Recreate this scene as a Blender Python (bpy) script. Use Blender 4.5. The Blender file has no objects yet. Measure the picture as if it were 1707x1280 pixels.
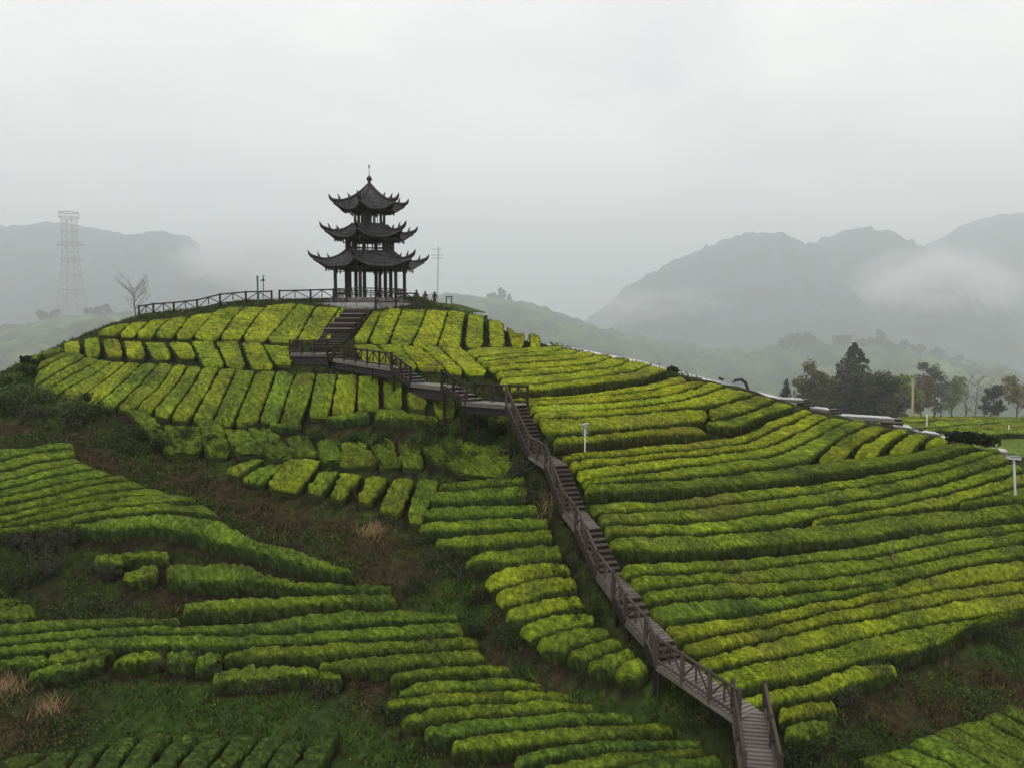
import bpy, math, random
import numpy as np
from mathutils import Vector, Matrix

random.seed(7)
RNG = np.random.default_rng(11)
scene = bpy.context.scene
col = scene.collection

# ------------------------------------------------------------------ camera
FPX, W0, H0, HORIZON = 1400.0, 1707.0, 1280.0, 540.0
PITCH = math.atan((H0 / 2 - HORIZON) / FPX)          # looking slightly down
cam_data = bpy.data.cameras.new("camera")
cam_data.sensor_width = 36.0
cam_data.lens = 36.0 * FPX / W0
cam_data.clip_start = 0.5
cam_data.clip_end = 20000.0
cam = bpy.data.objects.new("camera", cam_data)
cam.location = (0, 0, 0)
cam.rotation_euler = (math.pi / 2 - PITCH, 0, 0)
col.objects.link(cam)
scene.camera = cam

# ------------------------------------------------------------------ world: overcast sky
SUN_EL, SUN_AZ = math.radians(58), math.radians(200)   # azimuth clockwise from +Y
world = bpy.data.worlds.new("World")
scene.world = world
world.use_nodes = True
wn, wl = world.node_tree.nodes, world.node_tree.links
wn.clear()
w_out = wn.new("ShaderNodeOutputWorld")
sky = wn.new("ShaderNodeTexSky")
sky.sky_type = 'NISHITA'
sky.sun_disc = False
sky.sun_elevation = SUN_EL
sky.sun_rotation = SUN_AZ
sky.air_density, sky.dust_density = 1.0, 4.0
bg_sky = wn.new("ShaderNodeBackground")
bg_sky.inputs[1].default_value = 0.08
wl.new(sky.outputs[0], bg_sky.inputs[0])
tc = wn.new("ShaderNodeTexCoord")
mp = wn.new("ShaderNodeMapping")
mp.inputs['Scale'].default_value = (1.6, 1.6, 4.2)
wl.new(tc.outputs['Generated'], mp.inputs['Vector'])
nz = wn.new("ShaderNodeTexNoise")
nz.inputs['Scale'].default_value = 1.9
nz.inputs['Detail'].default_value = 5.0
nz.inputs['Roughness'].default_value = 0.5
nz.inputs['Distortion'].default_value = 0.5
wl.new(mp.outputs[0], nz.inputs['Vector'])
rp = wn.new("ShaderNodeValToRGB")
rp.color_ramp.elements[0].position = 0.34
rp.color_ramp.elements[0].color = (1.03, 1.03, 1.025, 1)
rp.color_ramp.elements[1].position = 0.62
rp.color_ramp.elements[1].color = (1.27, 1.25, 1.215, 1)
wl.new(nz.outputs[0], rp.inputs[0])
bg_cloud = wn.new("ShaderNodeBackground")
bg_cloud.inputs[1].default_value = 1.0
wl.new(rp.outputs[0], bg_cloud.inputs[0])
wmix = wn.new("ShaderNodeMixShader")
wmix.inputs[0].default_value = 0.9                     # cloud cover
wl.new(bg_sky.outputs[0], wmix.inputs[1])
wl.new(bg_cloud.outputs[0], wmix.inputs[2])
wl.new(wmix.outputs[0], w_out.inputs[0])

# ------------------------------------------------------------------ the sun behind the clouds
sun_data = bpy.data.lights.new("sun", 'SUN')
sun_data.energy = 1.0
sun_data.angle = math.radians(25)
sun_data.color = (1.0, 0.96, 0.88)
sun = bpy.data.objects.new("sun", sun_data)
sd = Vector((math.sin(SUN_AZ) * math.cos(SUN_EL), math.cos(SUN_AZ) * math.cos(SUN_EL), math.sin(SUN_EL)))
sun.rotation_euler = (-sd).to_track_quat('-Z', 'Y').to_euler()
sun.location = (0, 0, 60)
col.objects.link(sun)

# ------------------------------------------------------------------ exposure, renderer
vs = scene.view_settings
vs.view_transform = 'Standard'
vs.look = 'None'
vs.exposure = 0.0
vs.gamma = 1.0
vs.use_curve_mapping = False
cy = scene.cycles
cy.max_bounces = 6
cy.diffuse_bounces = 2
cy.glossy_bounces = 2
cy.transmission_bounces = 2
cy.volume_bounces = 3
cy.transparent_max_bounces = 8
cy.use_denoising = True
try:
    cy.denoiser = 'OPENIMAGEDENOISE'
except Exception:
    pass
cy.denoising_prefilter = 'ACCURATE'
cy.volume_step_rate = 4.0
cy.volume_max_steps = 64
HAZE, MIST = 0.00022, 0.0027

# ------------------------------------------------------------------ helpers: nodes and materials
def new_mat(name):
    m = bpy.data.materials.new(name)
    m.use_nodes = True
    nt = m.node_tree
    b = nt.nodes.get("Principled BSDF")
    return m, nt, b

def sock(b, name):
    return b.inputs[name]

def noise_mat(name, c0, c1, scale=4.0, rough=0.7, spec=0.3, bump=0.0, bump_scale=20.0, detail=4.0, stretch=(1, 1, 1), mottled=None):
    m, nt, b = new_mat(name)
    N, L = nt.nodes, nt.links
    t = N.new("ShaderNodeTexCoord"); mpn = N.new("ShaderNodeMapping")
    mpn.inputs['Scale'].default_value = stretch
    oi = N.new("ShaderNodeObjectInfo")
    ad = N.new("ShaderNodeVectorMath"); ad.operation = 'ADD'
    sc = N.new("ShaderNodeVectorMath"); sc.operation = 'SCALE'; sc.inputs['Scale'].default_value = 37.0
    L.new(oi.outputs['Random'], sc.inputs[0])
    L.new(t.outputs['Object'], mpn.inputs[0]); L.new(mpn.outputs[0], ad.inputs[0]); L.new(sc.outputs[0], ad.inputs[1])
    n = N.new("ShaderNodeTexNoise"); n.inputs['Scale'].default_value = scale; n.inputs['Detail'].default_value = detail
    L.new(ad.outputs[0], n.inputs['Vector'])
    r = N.new("ShaderNodeValToRGB")
    r.color_ramp.elements[0].position = 0.35; r.color_ramp.elements[0].color = (*c0, 1)
    r.color_ramp.elements[1].position = 0.68; r.color_ramp.elements[1].color = (*c1, 1)
    L.new(n.outputs[0], r.inputs[0])
    pv = N.new("ShaderNodeMapRange"); pv.inputs['To Min'].default_value = 0.72; pv.inputs['To Max'].default_value = 1.28
    L.new(oi.outputs['Random'], pv.inputs['Value'])
    ps = N.new("ShaderNodeVectorMath"); ps.operation = 'SCALE'
    L.new(r.outputs[0], ps.inputs[0]); L.new(pv.outputs[0], ps.inputs['Scale']); L.new(ps.outputs[0], sock(b, 'Base Color'))
    sock(b, 'Roughness').default_value = rough
    sock(b, 'Specular IOR Level').default_value = spec
    if bump:
        n2 = N.new("ShaderNodeTexNoise"); n2.inputs['Scale'].default_value = bump_scale; n2.inputs['Detail'].default_value = 3
        L.new(ad.outputs[0], n2.inputs['Vector'])
        bp = N.new("ShaderNodeBump"); bp.inputs['Strength'].default_value = bump; bp.inputs['Distance'].default_value = 0.05
        L.new(n2.outputs[0], bp.inputs['Height']); L.new(bp.outputs[0], sock(b, 'Normal'))
    return m

def attr_mat(name, rough=0.6, spec=0.25, var=0.35, scale=30.0, transl=0.0, bump=0.0):
    """colour comes from a per-vertex leaf colour times a fine noise"""
    m, nt, b = new_mat(name)
    N, L = nt.nodes, nt.links
    a = N.new("ShaderNodeAttribute"); a.attribute_name = "leaf_colour"
    t = N.new("ShaderNodeTexCoord")
    n = N.new("ShaderNodeTexNoise"); n.inputs['Scale'].default_value = scale; n.inputs['Detail'].default_value = 3
    L.new(t.outputs['Object'], n.inputs['Vector'])
    mr = N.new("ShaderNodeMapRange"); mr.inputs['From Min'].default_value = 0.3; mr.inputs['From Max'].default_value = 0.7
    mr.inputs['To Min'].default_value = 1 - var; mr.inputs['To Max'].default_value = 1 + var
    L.new(n.outputs[0], mr.inputs['Value'])
    v = N.new("ShaderNodeVectorMath"); v.operation = 'SCALE'
    L.new(a.outputs['Color'], v.inputs[0]); L.new(mr.outputs[0], v.inputs['Scale'])
    L.new(v.outputs[0], sock(b, 'Base Color'))
    sock(b, 'Roughness').default_value = rough
    sock(b, 'Specular IOR Level').default_value = spec
    if bump:
        bp = N.new("ShaderNodeBump"); bp.inputs['Strength'].default_value = bump; bp.inputs['Distance'].default_value = 0.05
        L.new(n.outputs[0], bp.inputs['Height']); L.new(bp.outputs[0], sock(b, 'Normal'))
    if transl:
        tr = N.new("ShaderNodeBsdfTranslucent"); mx = N.new("ShaderNodeMixShader"); mx.inputs[0].default_value = transl
        L.new(v.outputs[0], tr.inputs[0]); L.new(b.outputs[0], mx.inputs[1]); L.new(tr.outputs[0], mx.inputs[2])
        L.new(mx.outputs[0], nt.nodes["Material Output"].inputs[0])
    return m

M = {}
M['tea'] = attr_mat("tea_leaves", rough=0.7, spec=0.05, var=0.34, scale=11.0, bump=0.35)
M['leaf'] = attr_mat("leaves", rough=0.7, spec=0.06, var=0.2, scale=8.0)
M['soil'] = attr_mat("soil_and_weeds", rough=0.95, spec=0.03, var=0.45, scale=2.2, bump=0.6)
M['far'] = attr_mat("wooded_hillside", rough=0.95, spec=0.0, var=0.7, scale=0.09)
M['wood'] = noise_mat("dark_weathered_wood", (0.016, 0.012, 0.011), (0.042, 0.031, 0.027), 6, 0.7, 0.12, 0.3, 40, stretch=(6, 6, 1))
M['rail'] = noise_mat("worn_rail_wood", (0.030, 0.0245, 0.019), (0.098, 0.080, 0.064), 5, 0.65, 0.15, 0.3, 40, stretch=(6, 6, 1))
M['deck'] = noise_mat("wet_deck_boards", (0.085, 0.074, 0.064), (0.175, 0.153, 0.134), 3, 0.34, 0.5, 0.2, 30, stretch=(8, 1, 1))
M['wetdeck'] = noise_mat("rain_wet_deck_boards", (0.18, 0.172, 0.165), (0.30, 0.285, 0.275), 3, 0.16, 0.75, 0.08, 20, stretch=(8, 1, 1))
M['ridgedeck'] = noise_mat("rain_wet_sky_bright_boards", (0.42, 0.41, 0.42), (0.56, 0.54, 0.55), 3, 0.10, 0.9, 0.02, 12, stretch=(8, 1, 1))  # base colour raised to stand in for the sky reflected on wet boards
M['tread'] = noise_mat("wet_step_boards", (0.042, 0.033, 0.027), (0.105, 0.084, 0.072), 4, 0.4, 0.4, 0.2, 30, stretch=(6, 1, 1))
M['dark'] = noise_mat("black_stained_wood", (0.012, 0.010, 0.010), (0.028, 0.024, 0.023), 5, 0.6, 0.3, 0.2, 25, stretch=(5, 5, 1))
M['tile'] = noise_mat("dark_grey_roof_tiles", (0.012, 0.012, 0.014), (0.070, 0.070, 0.074), 3.5, 0.55, 0.3, 0.5, 12)
M['ridge'] = noise_mat("black_ridge_tiles", (0.012, 0.012, 0.013), (0.035, 0.035, 0.038), 5, 0.55, 0.3, 0.3, 20)
M['stone'] = noise_mat("pale_paving_stone", (0.13, 0.127, 0.122), (0.24, 0.235, 0.23), 3, 0.7, 0.3, 0.2, 20)
M['plinth'] = noise_mat("dark_grey_plinth_stone", (0.06, 0.058, 0.056), (0.12, 0.115, 0.11), 3, 0.8, 0.2, 0.2, 20)
M['bark'] = noise_mat("bark", (0.05, 0.042, 0.036), (0.13, 0.11, 0.10), 6, 0.9, 0.1, 0.4, 20, stretch=(4, 4, 1))
M['palebark'] = noise_mat("pale_bark", (0.12, 0.105, 0.10), (0.24, 0.21, 0.20), 6, 0.9, 0.1, 0.4, 20, stretch=(4, 4, 1))
M['steel'] = noise_mat("galvanised_steel", (0.15, 0.15, 0.155), (0.24, 0.24, 0.245), 2, 0.5, 0.5)
M['white'] = noise_mat("white_paint", (0.62, 0.62, 0.60), (0.80, 0.80, 0.78), 3, 0.5, 0.4)
M['grey'] = noise_mat("grey_plastic", (0.20, 0.22, 0.24), (0.32, 0.34, 0.37), 4, 0.5, 0.4)
M['pole'] = noise_mat("straw_coloured_pole", (0.42, 0.32, 0.20), (0.58, 0.47, 0.33), 4, 0.8, 0.2)
M['green'] = noise_mat("green_painted_metal", (0.02, 0.07, 0.04), (0.04, 0.11, 0.06), 4, 0.5, 0.4)
M['skin'] = noise_mat("skin", (0.36, 0.22, 0.16), (0.44, 0.28, 0.20), 4, 0.6, 0.3)
M['hair'] = noise_mat("black_hair", (0.010, 0.009, 0.008), (0.025, 0.02, 0.018), 8, 0.5, 0.3)
M['maroon'] = noise_mat("maroon_jacket", (0.09, 0.015, 0.02), (0.15, 0.03, 0.035), 6, 0.8, 0.2)
M['navy'] = noise_mat("dark_jacket", (0.015, 0.017, 0.024), (0.035, 0.038, 0.05), 6, 0.8, 0.2)

# ------------------------------------------------------------------ helpers: objects
def tag(o, label=None, cat=None, group=None, kind=None):
    if label: o["label"] = label
    if cat: o["category"] = cat
    if group: o["group"] = group
    if kind: o["kind"] = kind
    return o

def link(o, parent=None):
    col.objects.link(o)
    if parent is not None:
        o.parent = parent
        o.matrix_parent_inverse = Matrix.Translation(-Vector(parent.location)) if parent.parent is None else Matrix.Identity(4)
    return o

def empty(name, loc=(0, 0, 0)):
    e = bpy.data.objects.new(name, None)
    e.location = loc
    e.empty_display_size = 0.3
    col.objects.link(e)
    return e

def np_mesh(name, V, Q, T=None, colour=None, mat=None, smooth=False):
    me = bpy.data.meshes.new(name)
    V = np.asarray(V, dtype=np.float32)
    Q = np.zeros((0, 4), np.int32) if Q is None else np.asarray(Q, np.int32)
    T = np.zeros((0, 3), np.int32) if T is None else np.asarray(T, np.int32)
    nl = Q.size + T.size
    me.vertices.add(len(V)); me.vertices.foreach_set("co", V.ravel())
    me.loops.add(nl); me.loops.foreach_set("vertex_index", np.concatenate([Q.ravel(), T.ravel()]))
    npoly = len(Q) + len(T)
    me.polygons.add(npoly)
    start = np.concatenate([np.arange(len(Q)) * 4, len(Q) * 4 + np.arange(len(T)) * 3]).astype(np.int32)
    me.polygons.foreach_set("loop_start", start)
    if smooth:
        me.polygons.foreach_set("use_smooth", np.ones(npoly, bool))
    me.update(calc_edges=True)
    if colour is not None:
        ca = me.color_attributes.new("leaf_colour", 'FLOAT_COLOR', 'POINT')
        c4 = np.ones((len(V), 4), np.float32); c4[:, :3] = colour
        ca.data.foreach_set("color", c4.ravel())
    if mat is not None:
        me.materials.append(mat)
    return me

def np_obj(name, V, Q, T=None, colour=None, mat=None, smooth=False, parent=None):
    return link(bpy.data.objects.new(name, np_mesh(name, V, Q, T, colour, mat, smooth)), parent)

# shared pieces: a chamfered board and a round log, both of unit size
def unit_board(mat):
    c = 0.42
    pts, quads, tris = [], [], []
    import bmesh
    bm = bmesh.new(); bmesh.ops.create_cube(bm, size=1.0)
    me = bpy.data.meshes.new("board_" + mat); bm.to_mesh(me); bm.free()
    me.materials.append(M[mat])
    return me

def unit_log(mat, n=7):
    V, Q = [], []
    for k, (z, r) in enumerate(((-0.5, 0.46), (-0.47, 0.5), (0.0, 0.48), (0.47, 0.5), (0.5, 0.46))):
        for i in range(n):
            a = 2 * math.pi * i / n
            V.append((r * math.cos(a), r * math.sin(a), z))
    for k in range(4):
        for i in range(n):
            Q.append((k * n + i, k * n + (i + 1) % n, (k + 1) * n + (i + 1) % n, (k + 1) * n + i))
    V += [(0, 0, -0.5), (0, 0, 0.5)]
    T = [(len(V) - 2, (i + 1) % n, i) for i in range(n)] + [(len(V) - 1, 4 * n + i, 4 * n + (i + 1) % n) for i in range(n)]
    return np_mesh("log_" + mat, V, Q, T, mat=M[mat])

_boards, _logs = {}, {}
def basis(d, up=Vector((0, 0, 1))):
    d = d.normalized()
    x = up.cross(d)
    if x.length < 1e-4:
        x = Vector((1, 0, 0))
    x.normalize()
    return x, d.cross(x).normalized(), d

def bar(name, p, q, w, h, mat, parent, round_=False, up=Vector((0, 0, 1))):
    """board or log from p to q; w sideways, h upwards"""
    p, q = Vector(p), Vector(q)
    cache = _logs if round_ else _boards
    if mat not in cache:
        cache[mat] = unit_log(mat) if round_ else unit_board(mat)
    o = bpy.data.objects.new(name, cache[mat])
    x, y, d = basis(q - p, up)
    L = (q - p).length
    m = Matrix(((x.x * w, y.x * h, d.x * L, 0), (x.y * w, y.y * h, d.y * L, 0), (x.z * w, y.z * h, d.z * L, 0), (0, 0, 0, 1)))
    m.translation = (p + q) / 2
    link(o, parent)
    o.matrix_basis = m
    return o

ORD = ["first", "second", "third", "fourth", "fifth", "sixth", "seventh", "eighth", "ninth", "tenth", "eleventh", "twelfth",
       "thirteenth", "fourteenth", "fifteenth", "sixteenth", "seventeenth", "eighteenth", "nineteenth", "twentieth"]
ORD += ["twenty-" + w for w in ORD[:9]]

# smooth noise out of random waves
class Waves:
    def __init__(self, wavelength, n=7, seed=0):
        r = np.random.default_rng(seed)
        d = r.normal(size=(n, 3)); d /= np.linalg.norm(d, axis=1)[:, None]
        self.k = d * (2 * np.pi / (wavelength * r.uniform(0.6, 1.6, n)))[:, None]
        self.p = r.uniform(0, 6.28, n); self.n = n
    def __call__(self, P):
        s = 0
        for i in range(self.n):
            s = s + np.sin(P[..., 0] * self.k[i, 0] + P[..., 1] * self.k[i, 1] + P[..., 2] * self.k[i, 2] + self.p[i])
        return s / math.sqrt(self.n / 2)

# ------------------------------------------------------------------ the hill: a height field fitted to surveyed points
cp, sp_ = math.cos(PITCH), math.sin(PITCH)
def ray(px, py):
    u = (np.asarray(px, float) - W0 / 2) / FPX
    v = (H0 / 2 - np.asarray(py, float)) / FPX
    # camera looks along +Y tilted down by PITCH
    dx, dy, dz = u, cp + v * sp_, -sp_ + v * cp
    return dx / dy, dz / dy                              # slopes per metre forward
def at(px, py, Y):
    a, b = ray(px, py)
    return Vector((float(a) * Y, Y, float(b) * Y))

SURVEY = [
    # summit and its terraces
    (440, 506, 80), (540, 504, 80), (700, 508, 79), (350, 513, 80), (250, 530, 79), (160, 551, 75), (100, 578, 72), (50, 602, 69),
    (400, 535, 74.5), (640, 535, 74), (740, 525, 76), (800, 525, 76), (900, 572, 66),
    (300, 566, 70.5), (440, 566, 69), (590, 562, 65), (680, 570, 67), (780, 575, 66), (840, 572, 67),
    (200, 590, 68), (330, 608, 64.5), (460, 610, 62.5),
    (100, 618, 65.5), (250, 650, 60.5), (400, 640, 60), (520, 640, 58), (640, 630, 57), (740, 600, 60), (790, 620, 55),
    (180, 660, 60.5), (300, 680, 57.5), (400, 702, 55.5), (520, 690, 54.5), (640, 690, 53), (740, 690, 50), (800, 690, 47.5),
    (0, 628, 67), (30, 680, 61), (0, 705, 58), (150, 742, 53.5), (90, 720, 56),
    # slope below the terraces, brown gully
    (300, 745, 53), (420, 760, 51.5), (520, 770, 50), (600, 765, 49.5), (720, 750, 48), (800, 745, 46.5),
    (250, 800, 50), (350, 835, 47.5), (450, 800, 49), (560, 810, 47), (650, 830, 45.5), (480, 880, 44),
    (600, 900, 42), (690, 950, 39.5), (800, 1050, 34), (860, 1110, 31), (930, 1135, 29.6),
    # field left of the stairs
    (700, 800, 46.2), (850, 800, 43), (790, 850, 42), (900, 900, 37.8), (780, 900, 40.3), (880, 960, 36), (830, 1000, 36), (900, 1000, 34.4), (980, 1050, 32), (1060, 1100, 29.8),
    # left spur
    (0, 745, 50), (110, 742, 50.5), (0, 800, 46.5), (150, 800, 46.5), (270, 815, 46.5), (0, 862, 43.3), (250, 870, 42), (360, 860, 43.5), (430, 905, 40.5), (570, 945, 38.6),
    (60, 930, 41.4), (200, 930, 41), (350, 930, 39.8), (450, 950, 39),
    (0, 1030, 37), (200, 1020, 37.2), (400, 1020, 36.8), (640, 1000, 37.2),
    (0, 1105, 33.8), (200, 1100, 33.8), (400, 1110, 33.2), (560, 1110, 32.6), (750, 1080, 33),
    (100, 1170, 31.2), (300, 1180, 30.6), (520, 1190, 30), (0, 1280, 27.5), (250, 1240, 28.8), (500, 1280, 27.4),
    (700, 1120, 31.8), (700, 1200, 29.2), (850, 1180, 29.6), (1000, 1200, 28.3), (800, 1280, 26.5), (1000, 1280, 25.8), (1120, 1180, 27.9), (1150, 1255, 26.4),
    # big field right of the stairs
    (860, 620, 55), (1000, 600, 62), (1000, 640, 53), (1120, 625, 60), (1110, 645, 54), (1230, 645, 59), (900, 700, 43.5), (1000, 700, 47.5), (1150, 700, 50), (1340, 677, 57), (1300, 720, 51.5),
    (1500, 712, 54), (1430, 760, 49), (1000, 770, 42.5), (1200, 780, 45.5), (1600, 740, 52), (1700, 766, 50),
    (1050, 850, 38.2), (1300, 850, 42), (1550, 830, 45.5), (1100, 920, 35.4), (1300, 930, 38.4), (1650, 920, 41.2),
    (1150, 1000, 32.3), (1350, 1000, 35.2), (1600, 1000, 37.5), (1180, 1060, 30.4), (1300, 1090, 31), (1450, 1080, 33.2), (1600, 1040, 35.4), (1700, 1030, 36.2),
    (1290, 1150, 28.6), (1400, 1150, 29.8), (1360, 1230, 27.2), (1480, 1150, 30.6), (1620, 1120, 32.6), (1700, 1160, 31.4), (1560, 1200, 29.3), (1700, 1240, 28.4), (1480, 1280, 26.4), (1340, 1290, 25.6),
    # land behind the ridge on the far side
    (1660, 757, 76), (1560, 728, 92), (1690, 730, 92), (1600, 703, 128), (1690, 705, 128), (1500, 703, 122), (1450, 712, 100),
]
CTRL = [tuple(at(*s)) for s in SURVEY]
# summit plateau, hidden flanks and the land beyond the frame
sx, sy_, sz = at(615, 502.5, 81)
PAV = Vector((sx, sy_ + 1.0, sz))
CTRL += [(PAV.x + dx, PAV.y + dy, PAV.z + dz) for dx, dy, dz in ((0, 0, 0), (6, 0, 0), (-6, 0, 0), (0, 6, 0), (8, 5, -1.6), (-9, 6, -0.6), (-16, 4, -1.2), (0, 14, -4.5), (-18, 12, -6), (12, 12, -6), (-30, 14, -8))]
CTRL += [(-62, 78, -9), (-62, 100, -18), (-40, 105, -16), (-10, 110, -16), (20, 100, -13), (14, 84, -9), (24, 78, -10.8), (30, 74, -12), (38, 69, -13), (13.2, 67.5, -7), (20, 64.5, -8.0), (26.5, 62, -10), (5, 81, -6.5), (9, 72.5, -6.5), (-45, 84, -7), (-38, 90, -7), (-52, 76, -9), (-2, 84, -3.0), (45, 100, -15), (20, 130, -20), (-30, 140, -25), (80, 140, -18), (60, 150, -22), (90, 100, -14),
         (-70, 60, -10), (-66, 50, -10), (-60, 40, -12), (-50, 28, -14.5), (-60, 20, -16), (0, 14, -15.5), (30, 14, -15.5), (60, 20, -16), (62, 30, -15), (70, 40, -14), (70, 50, -11), (66, 60, -11), (90, 70, -13), (100, 30, -17), (-90, 100, -24), (-90, 60, -16), (-90, 20, -20), (110, 160, -26), (-90, 168, -32), (0, 168, -32), (100, 12, -20), (0, 24, -14.3), (20, 23, -14.2), (-20, 23, -14.6)]

# ------------------------------------------------------------------ the boardwalk's nodes: pixel row, forward distance
PATH = [((1268, 1300), 22.5), ((1249, 1192), 25.3), ((1112, 1100), 28.2), ((1097, 1066), 28.8), ((1063, 1030), 30.3), ((1042, 992), 31.2),
        ((1014, 955), 33.0), ((978, 878), 35.0), ((956, 851), 36.8), ((926, 774), 39.0), ((897, 756), 41.0), ((858, 674), 43.4)]
NODES = [at(*p, Y) for p, Y in PATH]
UPPER = [((791, 669), 45.6), ((749, 644), 48.2), ((697, 638), 50.8), ((664, 613), 53.3), ((566, 598), 58.3), ((556, 589), 59.3), ((494, 589), 61.5)]
UNODES = [at(*p, Y) for p, Y in UPPER]
TOPSTEP = [at(540, 582, 61.0), at(562, 556, 64.5), at(600, 516, 75.5)]
for a_, b_, drop in [(NODES[i], NODES[i + 1], 0.42) for i in range(len(NODES) - 1)] + [(UNODES[i], UNODES[i + 1], 0.55) for i in range(len(UNODES) - 1)]:
    m_ = (a_ + b_) / 2
    d_ = drop if a_.y > 27.5 else 1.15
    CTRL.append((m_.x, m_.y, m_.z - d_))
m_ = (TOPSTEP[1] + TOPSTEP[2]) / 2
CTRL.append((m_.x, m_.y, m_.z - 0.7))

CTRL = np.array(CTRL)
def tps_fit(P, lam):
    n = len(P)
    d = np.linalg.norm(P[:, None, :2] - P[None, :, :2], axis=2)
    K = np.where(d > 0, d * d * np.log(d + 1e-9), 0) + lam * np.eye(n)
    A = np.zeros((n + 3, n + 3)); A[:n, :n] = K; A[:n, n] = 1; A[:n, n + 1:] = P[:, :2]; A[n, :n] = 1; A[n + 1:, :n] = P[:, :2].T
    return np.linalg.solve(A, np.concatenate([P[:, 2], [0, 0, 0]]))
WGT = tps_fit(CTRL, 1.5)
GX0, GX1, GY0, GY1, GS = -90.0, 110.0, 10.0, 170.0, 0.25
gx = np.arange(GX0, GX1 + 1e-6, GS); gy = np.arange(GY0, GY1 + 1e-6, GS)
def tps_eval(X, Y):
    out = WGT[-3] + WGT[-2] * X + WGT[-1] * Y
    for i in range(len(CTRL)):
        r2 = (X - CTRL[i, 0]) ** 2 + (Y - CTRL[i, 1]) ** 2 + 1e-12
        out = out + WGT[i] * 0.5 * r2 * np.log(r2)
    return out
cgx = gx[::3]; cgy = gy[::3]
CG = tps_eval(*np.meshgrid(cgx, cgy))
def interp2(x, y, G, x0, y0, s):
    fx = np.clip((x - x0) / s, 0, G.shape[1] - 1.001); fy = np.clip((y - y0) / s, 0, G.shape[0] - 1.001)
    i = fx.astype(int); j = fy.astype(int); a = fx - i; b = fy - j
    return (G[j, i] * (1 - a) + G[j, i + 1] * a) * (1 - b) + (G[j + 1, i] * (1 - a) + G[j + 1, i + 1] * a) * b
XX, YY = np.meshgrid(gx, gy)
HG = interp2(XX, YY, CG, GX0, GY0, GS * 3)
wv1, wv2 = Waves(5.0, 9, 3), Waves(1.6, 9, 4)
P3 = np.stack([XX, YY, np.zeros_like(XX)], -1)
HG = HG + 0.06 * wv1(P3) + 0.035 * wv2(P3)
def ground(x, y):
    return interp2(np.asarray(x, float), np.asarray(y, float), HG, GX0, GY0, GS)

def cast(px, py, h=0.0, ymin=19.0, ymax=118.0):
    """where the sight line through a picture point meets the ground raised by h"""
    a, b = ray(np.asarray(px, float), np.asarray(py, float))
    Y = np.arange(ymin, ymax, 0.2)
    diff = b[:, None] * Y - (ground(a[:, None] * Y, np.broadcast_to(Y, (len(a), len(Y)))) + h)
    hit = diff < 0
    first = hit.argmax(1); none = ~hit.any(1)
    near = diff.argmin(1)
    first = np.where(none, near, first)
    y1 = Y[first]; y0 = np.maximum(y1 - 0.2, ymin)
    for _ in range(6):
        ym = (y0 + y1) / 2
        dm = b * ym - (ground(a * ym, ym) + h)
        y1 = np.where(dm < 0, ym, y1); y0 = np.where(dm < 0, y0, ym)
    yy = np.where(none, Y[near], y1)
    return np.stack([a * yy, yy], 1)
# ------------------------------------------------------------------ tea hedges
CROPS = {'a': (0, 480, 3.556), 'b': (420, 480, 3.556), 'c': (840, 480, 3.556), 'd': (1227, 480, 3.556), 'e': (0, 700, 3.556), 'f': (420, 700, 3.556),
         'g': (840, 700, 3.556), 'h': (1227, 700, 3.556), 'i': (0, 920, 3.556), 'j': (420, 920, 3.556), 'k': (840, 920, 3.556), 'l': (1227, 920, 3.556),
         'm1': (760, 520, 5.334), 'm2': (1040, 560, 5.334), 'm3': (1300, 620, 4.194), 'm4': (920, 720, 5.334), 'm5': (1180, 720, 5.334),
         'm6': (1387, 800, 5.334), 'm7': (1000, 900, 4.267), 'm8': (1100, 1080, 6.393)}
def line(txt):
    """survey notes: a sheet name followed by points read off that sheet"""
    pts, c = [], None
    for tok in txt.split():
        if tok in CROPS:
            c = CROPS[tok]
        else:
            u, v = tok.split(',')
            pts.append((c[0] + float(u) / c[2], c[1] + float(v) / c[2]))
    pts = np.array(pts)
    i = 0
    while i < len(pts) - 2:                              # drop readings that double back where two sheets overlap
        d0, d1 = pts[i + 1] - pts[i], pts[i + 2] - pts[i + 1]
        if d0 @ d1 < 0.15 * np.linalg.norm(d0) * np.linalg.norm(d1):
            pts = np.delete(pts, i + 1 if i + 3 >= len(pts) else i + 2, 0)
            i = max(0, i - 1)
        else:
            i += 1
    return pts

def resample(P, n):
    d = np.concatenate([[0], np.cumsum(np.linalg.norm(np.diff(P, axis=0), axis=1))])
    t = np.linspace(0, d[-1], n)
    return np.stack([np.interp(t, d, P[:, k]) for k in range(P.shape[1])], 1)

def smooth_curve(P):
    if len(P) < 3:
        return P
    Q = resample(P, 40)
    for _ in range(4):
        Q[1:-1] = 0.25 * Q[:-2] + 0.5 * Q[1:-1] + 0.25 * Q[2:]
    return Q

OCC = np.zeros_like(HG, dtype=bool)
HEDGE_H = 0.62
W_big, W_mid, W_small, W_tint = Waves(1.3, 8, 21), Waves(0.42, 8, 22), Waves(2.4, 8, 23), Waves(4.5, 8, 24)
# old leaves, young shoots
OLD = np.array((0.022, 0.034, 0.009)); YOUNG = np.array((0.146, 0.194, 0.011)); TIRED = np.array((0.105, 0.088, 0.025)); TWIG = np.array((0.018, 0.015, 0.012))
W_leaf = Waves(0.24, 9, 25)
hedge_count = [0]

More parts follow.
